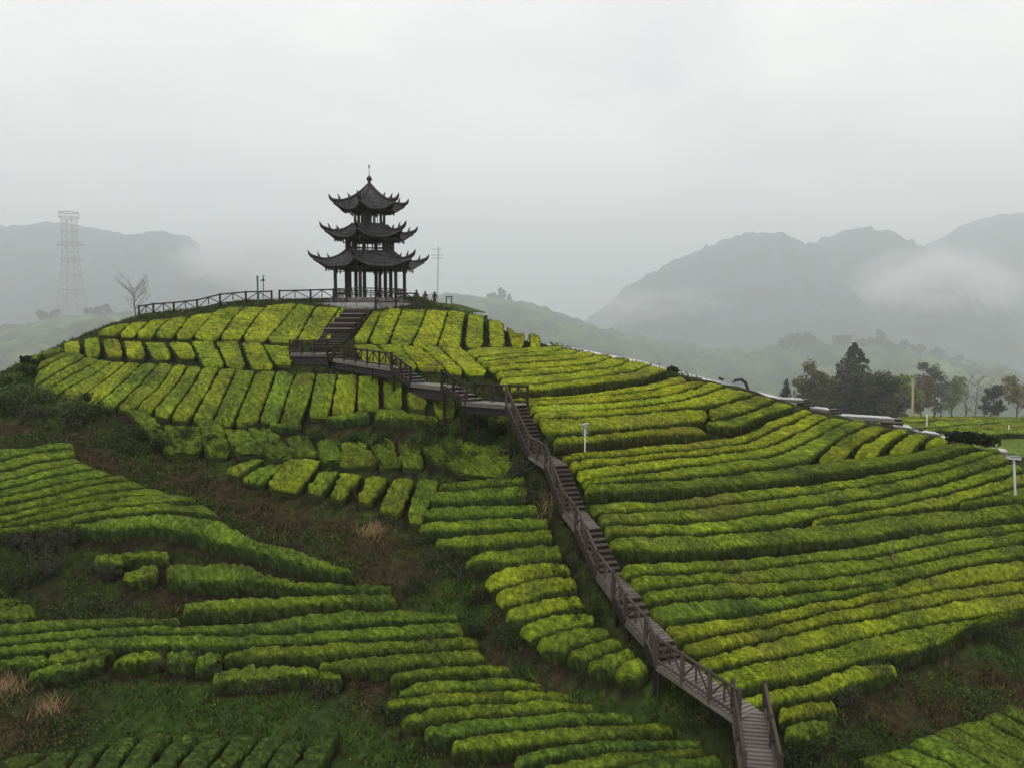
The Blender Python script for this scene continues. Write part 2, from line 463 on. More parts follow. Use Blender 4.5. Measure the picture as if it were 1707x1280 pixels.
def hedge(label, A, B, flush_and_light, group, h=HEDGE_H, inset=0.075, rough=1.0, tired=0.0, name="tea_hedge", world_pts=False, tilt=0.27, grow=1.0):  # young-shoot share per field; the lower fields' dimmer exposure is painted in through it
    if grow != 1.0:
        cg = (A.mean(0) + B.mean(0)) / 2
        A, B = cg + (A - cg) * grow, cg + (B - cg) * grow
    seed = 1000 + hedge_count[0]; hedge_count[0] += 1
    r = np.random.default_rng(seed)
    if world_pts:
        A, B = resample(np.array(A, float), 40), resample(np.array(B, float), 40)
    else:
        A, B = smooth_curve(A), smooth_curve(B)
        A, B = resample(A, 40), resample(B, 40)
        hc = h * 0.95
        A, B = cast(A[:, 0], A[:, 1], hc), cast(B[:, 0], B[:, 1], hc)
        for C in (A, B):
            for _ in range(2):
                C[1:-1] = 0.25 * C[:-2] + 0.5 * C[1:-1] + 0.25 * C[2:]
    mid = (A + B) / 2
    L = np.linalg.norm(np.diff(mid, axis=0), axis=1).sum()
    dist = mid[:, 1].mean()
    step = float(np.clip(0.0026 * dist, 0.075, 0.22))
    nL = int(max(8, L / step))
    A, B = resample(A, nL), resample(B, nL)
    ac = B - A
    wid = np.linalg.norm(ac, axis=1)[:, None]
    ac = ac / np.maximum(wid, 1e-6)
    wid = np.maximum(wid, 0.35)
    ins = np.minimum(inset, 0.16 * wid)
    C = (A + B) / 2
    half = wid / 2 - ins
    # rounded ends
    s = np.linspace(0, L, nL)[:, None]
    e = np.minimum(s, L - s)
    rr = np.minimum(np.minimum(0.4, 0.4 * half.mean() + 0.1), L * 0.25)
    k = np.clip(e / rr, 0, 1)
    endk = np.sqrt(np.clip(1 - (1 - k) ** 2, 0.0, 1))
    half = half * (0.7 + 0.3 * endk)
    hh = h * (0.6 + 0.4 * endk)
    hm = float(half.mean())
    # cross section: metres in from the side, height share
    nt = int(max(3, (2 * hm - 0.4) / step))
    side = [(0.05, -0.12), (0.0, 0.2), (-0.02, 0.5), (-0.01, 0.76), (0.025, 0.92), (0.065, 0.98)]
    prof = [(-1.0, i, z) for i, z in side]
    for q in np.linspace(-1, 1, nt + 2)[1:-1]:
        prof.append((q, 0.11, 1.0 + 0.04 * (1 - q * q)))
    prof += [(1.0, i, z) for i, z in side[::-1]]
    prof = np.array(prof)
    nK = len(prof)
    lat = prof[None, :, 0] * np.maximum(half - prof[None, :, 1], 0.03)       # nL x nK
    XY = C[:, None, :] + ac[:, None, :] * lat[..., None]
    hz = prof[None, :, 2] * np.ones((nL, 1))
    G = ground(XY[..., 0], XY[..., 1])
    Gc = ground(C[:, 0], C[:, 1])[:, None]
    bench = np.clip(hz / 0.9, 0, 1) * tilt               # each row stands on its own little bench
    Z = G * (1 - bench) + Gc * bench + hh * hz
    V = np.concatenate([XY, Z[..., None]], -1)
    # uneven clipping, tufts and leaves
    top = np.clip((hz - 0.3) / 0.6, 0, 1)
    n1, n2 = W_big(V), W_mid(V)
    amp = rough
    V[..., 2] += top * amp * (0.010 * n1 + 0.008 * n2 + r.normal(0, 0.010 + 0.00014 * dist, n1.shape))
    sidek = np.clip(np.abs(prof[None, :, 0]) > 0.99, 0, 1) * 1.0
    out = np.sign(prof[None, :, 0]) * sidek * amp * (0.016 * n1 + 0.012 * n2 + r.normal(0, 0.018, n1.shape)) * np.clip(hz + 0.3, 0, 1)
    V[..., :2] += ac[:, None, :] * out[..., None]
    V[..., :2] += r.normal(0, 0.012, V[..., :2].shape)
    # colour: old leaves and twigs low on the sides, young shoots on the clipped top
    fl = np.clip((hz - 0.78) / 0.2, 0, 1) * flush_and_light * r.uniform(0.84, 1.14) * np.clip(1 + 0.17 * W_small(V) + 0.14 * W_tint(V[..., [1, 2, 0]]) + 0.08 * n1, 0.4, 1.5)
    fl = np.clip(fl + r.normal(0, 0.10, fl.shape), 0.02, 1.15)[..., None]
    tw = np.clip(1 - (hz + 0.1) / 0.75, 0, 1)[..., None] * 0.85
    base = OLD * (1 - tw) + TWIG * tw
    cl = base * (1 - fl) + YOUNG * np.array((0.86 + 0.38 * flush_and_light, 1.02 + 0.06 * flush_and_light, 1.0)) * fl
    td = np.clip(0.5 * W_tint(V) - 0.55 + tired, 0, 0.8)[..., None] * np.clip(fl, 0, 1)
    cl = cl * (1 - td) + TIRED * (0.55 + 0.5 * flush_and_light) * td
    cl *= r.uniform(0.62, 1.38, fl.shape) * np.clip(1 + 0.15 * W_leaf(V) + 0.10 * n2, 0.5, 1.5)[..., None]
    hue = r.normal(0, 0.045)
    cl = cl * np.array((1 + hue, 1.0, 1 - hue))
    idx = np.arange(nL * nK).reshape(nL, nK)
    Q = np.stack([idx[:-1, :-1], idx[1:, :-1], idx[1:, 1:], idx[:-1, 1:]], -1).reshape(-1, 4)
    caps = []
    for row in (0, nL - 1):
        for j in range(nK // 2 - (1 - nK % 2)):
            a_, b_, c_, d_ = idx[row, j], idx[row, j + 1], idx[row, nK - 2 - j], idx[row, nK - 1 - j]
            caps.append((a_, b_, c_, d_) if row == 0 else (d_, c_, b_, a_))
    V = V.reshape(-1, 3); cl = cl.reshape(-1, 3)
    # loose leaves standing off the surface
    nleaf = int(len(Q) * 0.7)
    qi = r.integers(0, len(Q), nleaf)
    bw = r.uniform(0, 1, (nleaf, 2))
    q = Q[qi]
    c0 = (V[q[:, 0]] * ((1 - bw[:, :1]) * (1 - bw[:, 1:])) + V[q[:, 1]] * (bw[:, :1] * (1 - bw[:, 1:])) + V[q[:, 2]] * (bw[:, :1] * bw[:, 1:]) + V[q[:, 3]] * ((1 - bw[:, :1]) * bw[:, 1:]))
    lc = cl[q[:, 0]] * r.uniform(0.6, 1.6, (nleaf, 1))
    ax = r.normal(size=(nleaf, 3)); ax[:, 2] += 0.5; ax /= np.linalg.norm(ax, axis=1)[:, None]
    bx = np.cross(ax, r.normal(size=(nleaf, 3))); bx /= np.linalg.norm(bx, axis=1)[:, None] + 1e-9
    ls = step * r.uniform(0.5, 0.95, (nleaf, 1))
    c0 = c0 + np.array((0, 0, 0.012))
    LV = np.stack([c0 - bx * ls * 0.32, c0 + ax * ls * 0.6 - bx * ls * 0.05, c0 + bx * ls * 0.32 + ax * ls * 0.1, c0 - ax * ls * 0.35], 1).reshape(-1, 3)
    LQ = np.arange(nleaf * 4).reshape(-1, 4) + len(V)
    LQ = LQ[:, [0, 1, 2, 3]]
    V2 = np.concatenate([V, LV]); Q2 = np.concatenate([Q, np.array(caps, int).reshape(-1, 4), LQ])
    C2 = np.concatenate([cl, np.repeat(lc, 4, 0)])
    org = np.array([mid[0, 0], mid[0, 1], float(ground(mid[0, 0], mid[0, 1]))])
    o = np_obj(name, V2 - org, Q2, colour=C2, mat=M['tea'])
    o.location = org
    tag(o, label, "tea hedge" if name == "tea_hedge" else "bush", group)
    ii = np.clip(((V[:, 0] - GX0) / GS).astype(int), 0, OCC.shape[1] - 1); jj = np.clip(((V[:, 1] - GY0) / GS).astype(int), 0, OCC.shape[0] - 1)
    OCC[jj, ii] = True
    return o

def between(lines, fmt, flush_and_light, group, names=None, **kw):
    ls = [line(t) for t in lines]
    for i in range(len(ls) - 1):
        f = flush_and_light[i] if isinstance(flush_and_light, (list, tuple)) else flush_and_light
        hedge(fmt.format(ORD[i]), ls[i], ls[i + 1], f, group, **kw)

def pairs(rows, fmt, flush_and_light, group, **kw):
    for i, (a, b) in enumerate(rows):
        f = flush_and_light[i] if isinstance(flush_and_light, (list, tuple)) else flush_and_light
        hedge(fmt.format(ORD[i]), line(a), line(b), f, group, **kw)

# -- top terrace, below the fence, up to the pavilion steps
between(["a 640,240 555,268", "a 790,205 740,235 700,275", "a 890,190 830,250 805,280", "a 1020,175 960,215 915,277", "a 1130,165 1090,215 1035,282",
         "a 1285,135 1240,175 1145,286", "a 1450,108 1390,165 1300,295", "a 1590,105 1520,170 1435,292", "b 270,90 180,200 90,302", "b 378,110 330,190 265,312", "b 520,118 460,200 410,296"],
        "{} tea hedge from the bare tree on the terrace below the fence", 0.82, "tea hedges on the top terrace")
pairs([("b 524,120 464,200 416,294", "b 556,118 510,200 470,294")], "narrow tea hedge squeezed against the steps below the pavilion", 0.8, "tea hedges on the top terrace")
between(["b 712,138 660,210 598,302", "b 770,138 735,210 690,312", "b 892,122 850,220 810,324", "b 1036,124 1010,200 945,332", "b 1162,138 1135,230 1098,344", "b 1268,150 1250,240 1238,348"],
        "{} tea hedge from the pavilion steps, on the top terrace beside the knoll", 0.95, "tea hedges on the top terrace")
pairs([("b 1272,156 1252,340", "b 1384,164 1380,332"), ("b 1396,190 1398,330", "b 1496,202 1510,336"), ("b 1512,222 1528,340", "b 1612,232 1620,342"), ("b 1628,250 1640,344", "b 1716,288 1722,340")],
      "{} block shaped tea hedge past the knoll where the top terrace meets the ridge", 0.95, "tea hedges on the top terrace", inset=0.16)
# -- second terrace
pairs([("a 372,335 380,372", "a 474,300 478,380"), ("a 494,304 502,392", "a 594,286 598,392"), ("a 606,300 625,388", "a 708,304 732,392"), ("a 728,314 750,402", "a 840,314 866,406"),
       ("a 852,316 895,404", "a 982,320 1022,408"), ("a 992,322 1050,398", "a 1124,326 1166,404"), ("a 1128,316 1196,448", "a 1262,306 1334,458"), ("a 1276,316 1340,454", "a 1412,316 1460,464"),
       ("a 1426,320 1482,464", "a 1548,318 1626,470"), ("b 62,328 122,432", "b 232,342 246,432")],
      "{} short tea hedge from the overgrown end of the second terrace", 0.80, "tea hedges on the second terrace", inset=0.07)
between(["b 592,338 650,425", "b 742,338 850,440", "b 880,338 985,470", "b 1000,346 1150,482", "b 1108,350 1262,496", "b 1246,352 1398,496"],
        "{} slanting tea hedge behind the boardwalk railing, counted from the landing", [0.7, 0.75, 0.85, 0.9, 0.9], "tea hedges on the second terrace")
# -- third terrace
between(["a 345,345 168,412", "a 400,372 235,425", "a 462,380 330,425 215,490", "a 520,402 360,492 200,585", "a 600,420 450,502 270,602", "a 685,430 540,522 360,610", "a 755,438 640,532 470,652", "a 845,444 740,545 575,685",
         "a 940,446 850,550 685,708", "a 1030,452 960,565 805,708", "a 1112,458 1060,555 905,728", "a 1202,466 1140,575 1005,758", "a 1300,475 1245,585 1132,770", "a 1398,480 1350,595 1258,788", "a 1520,486 1460,625 1384,800",
         "a 1640,486 1590,625 1530,785", "b 262,498 228,580 162,790", "b 385,498 350,630 286,808"],
        "{} long tea hedge from the shrubby corner of the third terrace", [0.55, 0.6, 0.6, 0.62, 0.66, 0.68, 0.62, 0.6, 0.6, 0.58, 0.62, 0.6, 0.6, 0.52, 0.5, 0.5, 0.52, 0.5], "tea hedges on the third terrace", tired=0.12)
between(["b 385,498 355,620 330,752", "b 505,508 475,680 460,750", "b 628,508 618,715", "b 756,518 762,700"], "{} tea hedge of the four standing below the landing boardwalk", 0.62, "tea hedges on the third terrace")
pairs([("b 772,532 778,702", "b 892,548 898,704"), ("b 912,600 918,706", "b 1040,622 1046,704"), ("b 1070,642 1076,722", "b 1206,662 1210,722")],
      "{} tea hedge tucked under the sloping boardwalk, counted downhill", [0.6, 0.55, 0.5], "tea hedges on the third terrace")
# -- hedges along the lower edge of the third terrace
pairs([("b 440,745 700,715", "b 440,790 700,770"), ("b 725,712 900,700 920,735 1100,742", "b 735,785 900,785 1000,785 1100,785"), ("b 95,790 300,790", "b 100,825 290,825")],
      "{} rounded tea hedge lying along the foot of the third terrace", [0.42, 0.45, 0.5], "tea hedges at the foot of the third terrace", rough=1.8)
pairs([("b 1245,705 1340,700", "b 1250,750 1340,750"), ("b 1400,745 1490,740", "b 1400,800 1500,800")], "{} small tea bush under the boardwalk's long landing", 0.3, "tea hedges at the foot of the third terrace", rough=2.0)
# -- broken rows on the slope under the terraces
pairs([("a 790,748 905,875", "a 872,745 985,868"), ("a 1000,840 1000,930", "a 1165,835 1160,930"), ("a 1190,805 1232,940", "a 1292,805 1330,940"), ("a 1352,855 1412,945", "a 1450,850 1530,940"), ("a 1500,850 1582,955", "a 1600,850 1707,950"),
       ("b 60,890 92,965", "b 132,890 220,965"), ("b 222,890 246,965", "b 312,890 362,962"), ("b 410,912 412,985", "b 472,910 530,980"), ("b 562,922 540,1015", "b 642,920 712,1010"), ("b 712,912 770,1015", "b 812,910 862,1010"),
       ("b 882,925 892,1002", "b 962,925 1002,1000"), ("b 1012,925 1082,1005", "b 1092,920 1192,1000"), ("b 1192,930 1205,995", "b 1432,925 1480,990")],
      "{} ragged tea block from the shrubby bank on the broken slope", [0.3, 0.34, 0.3, 0.34, 0.3, 0.3, 0.3, 0.3, 0.34, 0.32, 0.34, 0.3, 0.34], "broken tea blocks under the terraces", rough=2.6, tired=0.05, grow=1.5)
pairs([("e 1520,222 1340,282", "e 1560,236 1440,312"), ("e 1600,250 1438,335", "e 1682,254 1580,352"), ("f 212,240 108,372", "f 402,236 290,388"), ("f 412,300 330,392", "f 512,304 430,415"), ("f 540,310 500,362", "f 662,314 606,384"),
       ("f 500,375 462,435", "f 596,382 552,452"), ("f 692,334 628,446", "f 816,334 724,464"), ("f 850,340 758,505", "f 966,344 884,526"), ("f 985,358 930,560", "f 1108,366 1020,572")],
      "{} squarish tea block above the brown gully, counted from the far bank", [0.55, 0.58, 0.58, 0.62, 0.55, 0.5, 0.62, 0.66, 0.5], "tea blocks above the gully", rough=1.8, grow=1.16)
# -- field beside the stairs, on the gully side
pairs([("f 1110,366 1400,338 1620,326", "f 1110,410 1400,388 1620,372"), ("f 1010,418 1110,412 1400,392 1625,378", "f 1050,482 1150,492 1400,472 1640,456"), ("f 940,545 1100,500 1400,490 1690,480", "f 945,575 1200,580 1450,575 1700,556"),
       ("f 990,620 1080,590 1400,575 g 260,562", "f 1000,652 1200,660 1500,642 g 260,630"), ("f 1080,702 1350,666 1600,645 g 285,640", "f 1100,742 1300,756 1500,732 g 290,702"), ("f 1250,832 1350,776 1600,738 g 330,720", "f 1280,852 1450,832 g 0,852 350,818"),
       ("f 1370,932 1500,862 g 0,845 280,826 390,848", "f 1420,1002 1600,962 g 0,975 200,932 395,905"), ("f 1430,1022 1600,952 g 150,930 425,915", "f 1490,1092 1600,1082 g 0,1082 200,1040 440,990"),
       ("g 10,1122 150,1070 445,1020", "g 20,1182 130,1182 300,1132 485,1100"), ("k 80,440 300,362 480,340 540,366", "k 170,512 330,462 540,420"), ("k 190,512 350,450 560,424 620,446", "k 230,575 340,592 450,546 645,490"),
       ("k 370,592 480,542 640,494 690,508", "k 400,624 500,642 600,594 705,550"), ("k 490,652 600,594 740,552 782,576", "k 520,694 640,694 775,612"), ("k 650,684 740,622 815,610", "k 700,744 790,756 872,700")],
      "{} tea row down in the strip between the stairs and the gully", [0.38, 0.42, 0.40, 0.6, 0.45, 0.45, 0.78, 0.72, 0.62, 0.55, 0.55, 0.6, 0.6, 0.62], "tea rows beside the stairs", rough=1.2, inset=0.045)
# -- upper right field under the ridge
between(["m1 70,335 280,300 420,308 560,330 700,312 800,312 885,276", "m1 175,405 400,385 690,362 870,352 965,320", "m1 215,445 400,420 560,402 740,388 1040,375 1092,344", "m1 270,478 410,470 600,452 850,436 1150,410 1260,370",
         "m1 345,528 500,515 620,506 850,490 1200,465 1330,430 1410,395", "m1 385,590 600,570 890,545 1150,520 1380,500 1490,470 1560,430", "m1 400,652 700,640 1000,610 1300,570 1550,530 m2 120,310 240,258", "m1 458,712 800,692 1000,668 1300,640 1550,610 m2 0,412 170,382 300,350 385,306"],
        "{} long tea row down from the block hedges at the top of the ridge field", [0.95, 0.97, 0.97, 0.97, 0.95, 0.88, 0.75], "tea rows of the upper ridge field")
V4L = "m1 730,942 1000,935 1300,915 m2 0,690 300,665 500,636 700,636"
between(["m1 480,772 750,760 1000,740 1300,705 m2 0,458 250,420 400,372 500,345", "m1 530,786 900,776 1200,746 1493,728 m2 150,490 400,452 570,405", "m1 650,830 1000,812 1300,802 m2 0,572 200,545 400,520 600,470 740,412", "m1 680,890 1000,885 1300,862 m2 0,636 300,600 560,560 740,500 905,442",
         "m1 730,942 1000,935 1300,915 m2 0,690 300,665 500,636 720,636 900,590 1170,515"],
        "{} tea row below the dark terrace edge in the ridge field's middle", [0.97, 0.97, 0.97, 0.95], "tea rows of the middle ridge field")
pairs([(V4L + " 760,660", "m1 780,1100 1000,1090 1300,1062 m2 0,830 300,802 580,776 700,752")], "extra wide tea row above the white insect lamp", 0.85, "tea rows of the middle ridge field")
pairs([("m2 745,640 900,592 1170,517", "m2 800,738 1080,682 1355,568")], "tea row bending up to the ridge walkway above the scooped hedge", 0.76, "tea rows of the middle ridge field")
pairs([("m2 720,760 830,742 1080,686 1360,572", "m2 740,776 850,812 1030,818 1120,762 1300,690 1525,628")], "scooped tea hedge with a deep dark front beside the white lamp's row", 0.68, "tea rows of the middle ridge field")
pairs([("m1 860,1112 1000,1098 1300,1068 m2 0,836 300,806 590,782 660,800", "m1 872,1185 1100,1172 1300,1150 m2 0,905 300,885 600,868 755,882")], "tea row with a deep dark front just behind the white insect lamp", 0.66, "tea rows of the middle ridge field")
between(["m4 70,192 400,165 700,122 1000,106 m2 700,922 800,896 960,905 1080,862 1250,772 1400,702 1600,648", "m4 130,256 400,226 800,186 1200,150 1500,122 m2 1080,950 1200,900 1400,792 1690,680", "m4 200,336 600,276 1000,222 1500,190 m2 1300,980 1450,902 1600,835 m3 200,372 350,316",
         "m4 270,432 600,382 1000,322 1400,272 m2 1300,1070 1500,1002 m3 60,560 250,452 350,392 490,340", "m4 290,456 620,432 1150,402 1500,370 m5 300,342 600,302 880,272 m3 230,630 268,572 400,462 500,412 625,355"],
        "{} tea row sweeping from the stairs up to the ridge walkway", [0.8, 0.85, 0.82, 0.72], "tea rows sweeping to the ridge walkway")
pairs([("m3 250,612 300,562 410,470 510,412 632,356", "m3 462,598 520,532 636,460 772,390"), ("m3 500,590 535,535 650,466 785,394", "m3 690,580 735,522 826,450 922,408"), ("m3 738,572 770,530 850,462 940,410", "m3 930,552 960,515 1010,476 1070,442"), ("m3 985,530 1085,450", "m3 1195,490 1135,450")],
      "{} slanting tea block under the white ridge walkway, counted toward the tall lamp", 0.72, "slanting tea blocks under the ridge walkway", inset=0.13)
pairs([("m4 290,462 620,440 1150,410 1500,378 m5 300,352 600,312 900,282 960,246 1240,224 1560,206 m3 780,575 950,548 1080,520 1230,490", "m4 292,548 700,542 1000,520 m5 0,492 250,480 600,450 900,385 1200,345 1500,310 m3 800,642 1100,602 1385,520")],
      "dull tea row with a broad dark front below the slanting blocks", 0.42, "tea rows sweeping to the ridge walkway", tired=0.15)
# -- big lower right field
between(["m4 310,632 600,612 1000,602 1250,562 m5 0,542 400,500 800,470 1050,432 1300,390 m3 600,722 1000,652 1300,562 1500,525", "m4 400,726 800,702 1250,666 m5 0,642 400,602 800,556 1200,502 m3 800,757 1100,692 1350,622 1555,545",
         "m4 450,826 850,802 1300,776 m5 0,776 300,746 700,682 950,634 1150,630 1600,545 m3 800,847 1150,766 1400,686 1612,620"],
        "{} tea row beneath the broad dark fronted row, running out toward the tall lamp", [0.55, 0.56], "tea rows of the lower field", tired=0.12)
pairs([("m4 450,830 850,806 1300,780 m5 0,782 300,752 700,688 950,640 1150,636 1600,550 m3 800,852 1150,772 1400,690 1640,622", "m4 500,916 900,902 1300,900 m5 0,892 500,852 880,796 1030,722 1400,692 m3 700,945 950,892 1250,822 1640,712 1715,682"),
       ("m5 935,790 1040,728 1400,696 m3 700,950 950,896 1250,826 1640,716 1720,690", "m5 945,802 1250,782 m3 600,1012 900,966 1195,946 m6 1130,185 1400,130 1620,66 1720,28"),
       ("m6 1130,190 1400,136 1620,72 1725,32", "m6 1135,218 1400,192 1620,186 1725,180")],
      "{} tea row above the widest row of the lower field, where rows fork", [0.58, 0.62, 0.5], "tea rows of the lower field", tired=0.1)
pairs([("m4 500,925 900,912 1300,908 m5 0,900 500,860 880,812 1250,790 m6 500,290 950,266 1300,222 1720,190", "m4 530,1052 900,1072 1300,1070 m5 0,1042 500,1012 900,990 1350,950 m6 400,502 600,452 1000,420 1400,372 1725,325")],
      "widest tea row of the lower field with a yellow end by the stairs", 0.44, "tea rows of the lower field", tired=0.2)
Y3 = "m7 330,452 600,412 1000,390 1300,370 1700,330 m6 400,922 700,872 1000,802 1300,722 1500,697 1725,680"
between(["m7 140,178 400,150 900,126 1300,100 m5 1000,1046 1400,992 m6 300,580 550,502 1000,442 1400,390 1725,360", "m7 190,262 600,226 1000,206 1300,180 m5 800,1152 1200,1120 m6 300,702 650,602 1000,542 1400,472 1725,435",
         "m7 280,362 500,332 750,292 1100,292 1300,296 1400,282 m6 0,852 350,812 700,742 850,702 1200,632 1500,582 1725,540", Y3],
        "{} tea row below the widest row of the lower field", [0.45, 0.44, 0.46], "tea rows of the lower field", tired=0.05)
pairs([("m7 330,458 600,418 1000,396 1300,376 1700,336 m6 400,928 560,900", "m7 420,606 600,576 850,546 1100,506 1350,470 1700,402 m6 320,992 420,972 580,916")], "dull tea row running out to a point under the thin grey stake", 0.40, "tea rows of the lower field")
between(["m7 420,612 600,582 850,552 1100,512 1350,476 1700,408 m6 320,998 420,978 700,880 1000,808 1300,728 1725,686", "m7 570,722 900,656 1200,602 1500,532 m6 0,1146 300,1082 600,1042 900,982 1200,932 1725,870", "m7 650,832 900,776 1150,716 1400,642 m6 0,1272 400,1202 800,1122 1200,1042 1725,985",
         "m7 740,938 1000,882 1300,816 l 400,592 650,532 900,466 1150,422 1400,382 1560,372 1720,330", "m7 930,1092 1200,1022 1450,986 l 250,772 500,712 750,642 890,606 1150,596 1240,530 1430,412"],
        "{} tea row of the bright green band above the near end of the boardwalk", [0.56, 0.6, 0.62, 0.6], "tea rows of the bright lower band")
pairs([("m8 730,505 1000,470 1200,412 1700,332 l 500,718 750,652 890,656 960,684", "m8 800,640 1000,630 1200,604 1400,564 l 400,862 560,846 700,790 940,712"), ("l 245,915 420,872 590,882", "l 262,1000 450,972 606,948"), ("l 285,1012 500,972 586,990", "l 290,1092 440,1112 520,1090")],
      "{} tea row down from the bright band beside the boardwalk's near corner", [0.62, 0.55, 0.5], "tea rows by the boardwalk corner", rough=1.3)
# -- corner field across the bank
between(["l 1620,888 1730,935", "l 1540,930 1640,985 1740,1030", "l 1440,975 1600,1060 1740,1120", "l 1250,1012 1450,1122 1740,1262", "l 1150,1062 1400,1192 1600,1310", "l 1000,1132 1200,1216 1370,1310", "l 850,1182 1050,1280 1120,1330", "l 700,1200 800,1280 850,1330"],
        "{} tea row of the corner field across the brown bank", 0.36, "tea rows of the corner field")
# -- left spur
between(["e -30,165 130,165 230,146 350,126 440,138", "e -30,245 230,182 445,166", "e -30,312 200,250 455,215", "e -30,372 250,300 495,252", "e -30,420 300,332 575,284", "e -30,462 300,385 690,325", "e -30,507 300,440 550,375 785,352", "e -30,562 300,500 600,430 880,398",
         "e -30,614 200,556 500,480 800,445 1040,438", "e -30,640 300,580 600,520 850,490 1200,484"],
        "{} tea row down from the brown path on the spur in front of the gully", [0.44, 0.4, 0.4, 0.44, 0.42, 0.44, 0.44, 0.43, 0.44], "tea rows on the spur", inset=0.09)
pairs([("e 60,632 300,586 600,526 850,496 1215,490", "e 120,655 440,602 600,566 900,536 1100,546 1310,572")], "last full tea row on the spur before its curving front hedge", 0.44, "tea rows on the spur", inset=0.09)
pairs([("e 430,612 600,572 900,540 1100,550 1340,586 1480,680 f 0,705 200,736 400,802 600,892", "e 430,645 620,662 800,642 950,642 1150,668 1250,722 1400,762 f 0,778 250,852 450,902 600,918")],
      "long front tea hedge of the spur curving down to the gully floor", 0.48, "tea rows on the spur", rough=1.5, h=0.75)
pairs([("e -30,640 200,595 430,606", "e -30,672 160,666 300,640 420,618")], "short tea hedge on the spur above the grey leafless shrubs", 0.42, "tea rows on the spur", rough=1.5)
# -- terraces under the spur
pairs([("e 980,850 1200,830 1400,822 1550,882 f 0,880 150,932 400,962 700,960 860,1005", "e 1000,955 1200,972 1500,966 1700,990 f 200,1006 500,1012 750,1012")], "lumpy tea hedge directly under the spur's curving front hedge", 0.36, "tea hedges under the spur", rough=2.2, h=0.7)
pairs([("e 1080,1085 1250,1050 1550,1036 1700,1045 f 190,1040 400,1022 850,1022", "e 1090,1132 1300,1132 1700,1112 f 400,1092 870,1085")], "tall tea hedge with a black undercut front in the hollow", 0.42, "tea hedges under the spur", rough=1.7, h=0.75)
pairs([("e 570,790 720,790", "e 575,850 720,850"), ("e 740,770 980,770", "e 740,820 980,815"), ("e 745,905 860,850 925,860", "e 800,940 900,930 930,910"), ("i -30,278 120,275", "i -30,322 115,305"), ("i -30,332 150,310 192,336", "i -30,398 100,395 195,380")],
      "{} lone tea bush left on the weedy bank under the spur", [0.42, 0.4, 0.38, 0.25, 0.3], "tea hedges under the spur", rough=2.6, grow=1.2)
pairs([("i -30,425 200,396 350,396 700,380 1080,385", "i -30,482 300,452 600,432 1050,418"), ("i -30,505 300,460 700,440 1100,425 1300,430 1500,402 1700,386 j 100,390 400,346 700,336 1000,330 1205,368", "i -30,546 400,506 700,480 1000,470 1300,480 1700,470 j 300,450 700,410 1235,390"),
       ("i -30,562 300,526 600,496 900,481 1300,486 1700,480 j 0,495 400,465 800,430 1235,406", "i -30,602 350,566 600,556 700,566 1000,546 1300,570 1500,546 1700,540 j 0,540 400,530 800,500 1265,476"),
       ("i 1330,602 1450,556 1700,546 j 0,546 500,531 900,516 1345,490", "i 1320,622 1500,626 1700,616 j 0,612 400,610 800,582 1345,556"), ("j 395,652 600,616 1000,590 1345,566", "j 400,682 600,692 800,682 1000,656 1395,640")],
      "{} of the long tea rows stretching across the hollow to the gully path", [0.30, 0.34, 0.36, 0.36, 0.34], "long tea rows across the hollow", inset=0.06, rough=1.3)
pairs([("i -30,625 200,602 280,616", "i -30,672 270,662"), ("i 290,602 500,570 660,580", "i 300,655 450,642 660,602"), ("i 180,705 400,650 620,612", "i 200,735 400,710 560,660"), ("i 680,632 800,582 960,580", "i 700,655 850,652 960,632"), ("i 980,590 1150,580", "i 990,655 1150,652"), ("i 1160,605 1310,592", "i 1170,682 1310,645"), ("i 1290,705 1450,672 1700,665 j 355,670", "i 1300,765 1500,755 j 372,725"), ("j 400,710 460,690 530,695", "j 400,755 525,755")],
      "{} lumpy tea clump along the brink above the grassy bank", [0.42, 0.42, 0.4, 0.48, 0.38, 0.35, 0.45, 0.4], "tea clumps above the grassy bank", rough=2.6, grow=1.12)
# -- near middle rows
pairs([("j 820,712 1000,680 1400,656 1520,680", "j 830,752 1000,730 1300,711 1545,710"), ("j 870,812 1000,752 1500,731 1700,770 k 100,742 250,796", "j 870,842 1100,831 1500,801 1700,800 k 200,802"), ("j 790,882 1100,822 1500,810 k 150,802 392,850", "j 800,922 1000,902 1400,881 k 0,881 390,856"),
       ("j 880,962 1100,911 1400,886 k 0,886 300,861 540,900", "j 900,1012 1050,1002 1250,971 1700,946 k 300,940 545,930"), ("j 1010,1042 1200,991 1500,970 k 0,960 400,931 770,950", "j 1040,1082 1200,1092 1400,1051 k 0,1042 300,1011 775,990"),
       ("j 1170,1122 1300,1071 1600,1051 k 0,1060 500,1011 1000,1010", "j 1200,1172 1400,1161 1700,1131 k 100,1140 400,1111 1005,1060"), ("k 60,1205 250,1150 700,1101 1170,1112", "k 80,1262 260,1212 700,1160 1180,1146"), ("k 220,1265 500,1200 900,1165 1190,1152", "k 230,1325 600,1275 1000,1215 1195,1188"), ("k 720,1262 900,1206 1290,1206", "k 720,1325 1000,1285 1295,1262")],
      "{} near tea row descending the patch in front of the boardwalk's posts", [0.38, 0.42, 0.42, 0.40, 0.40, 0.40, 0.36, 0.32, 0.28], "near tea rows by the boardwalk posts", rough=1.2, inset=0.045)
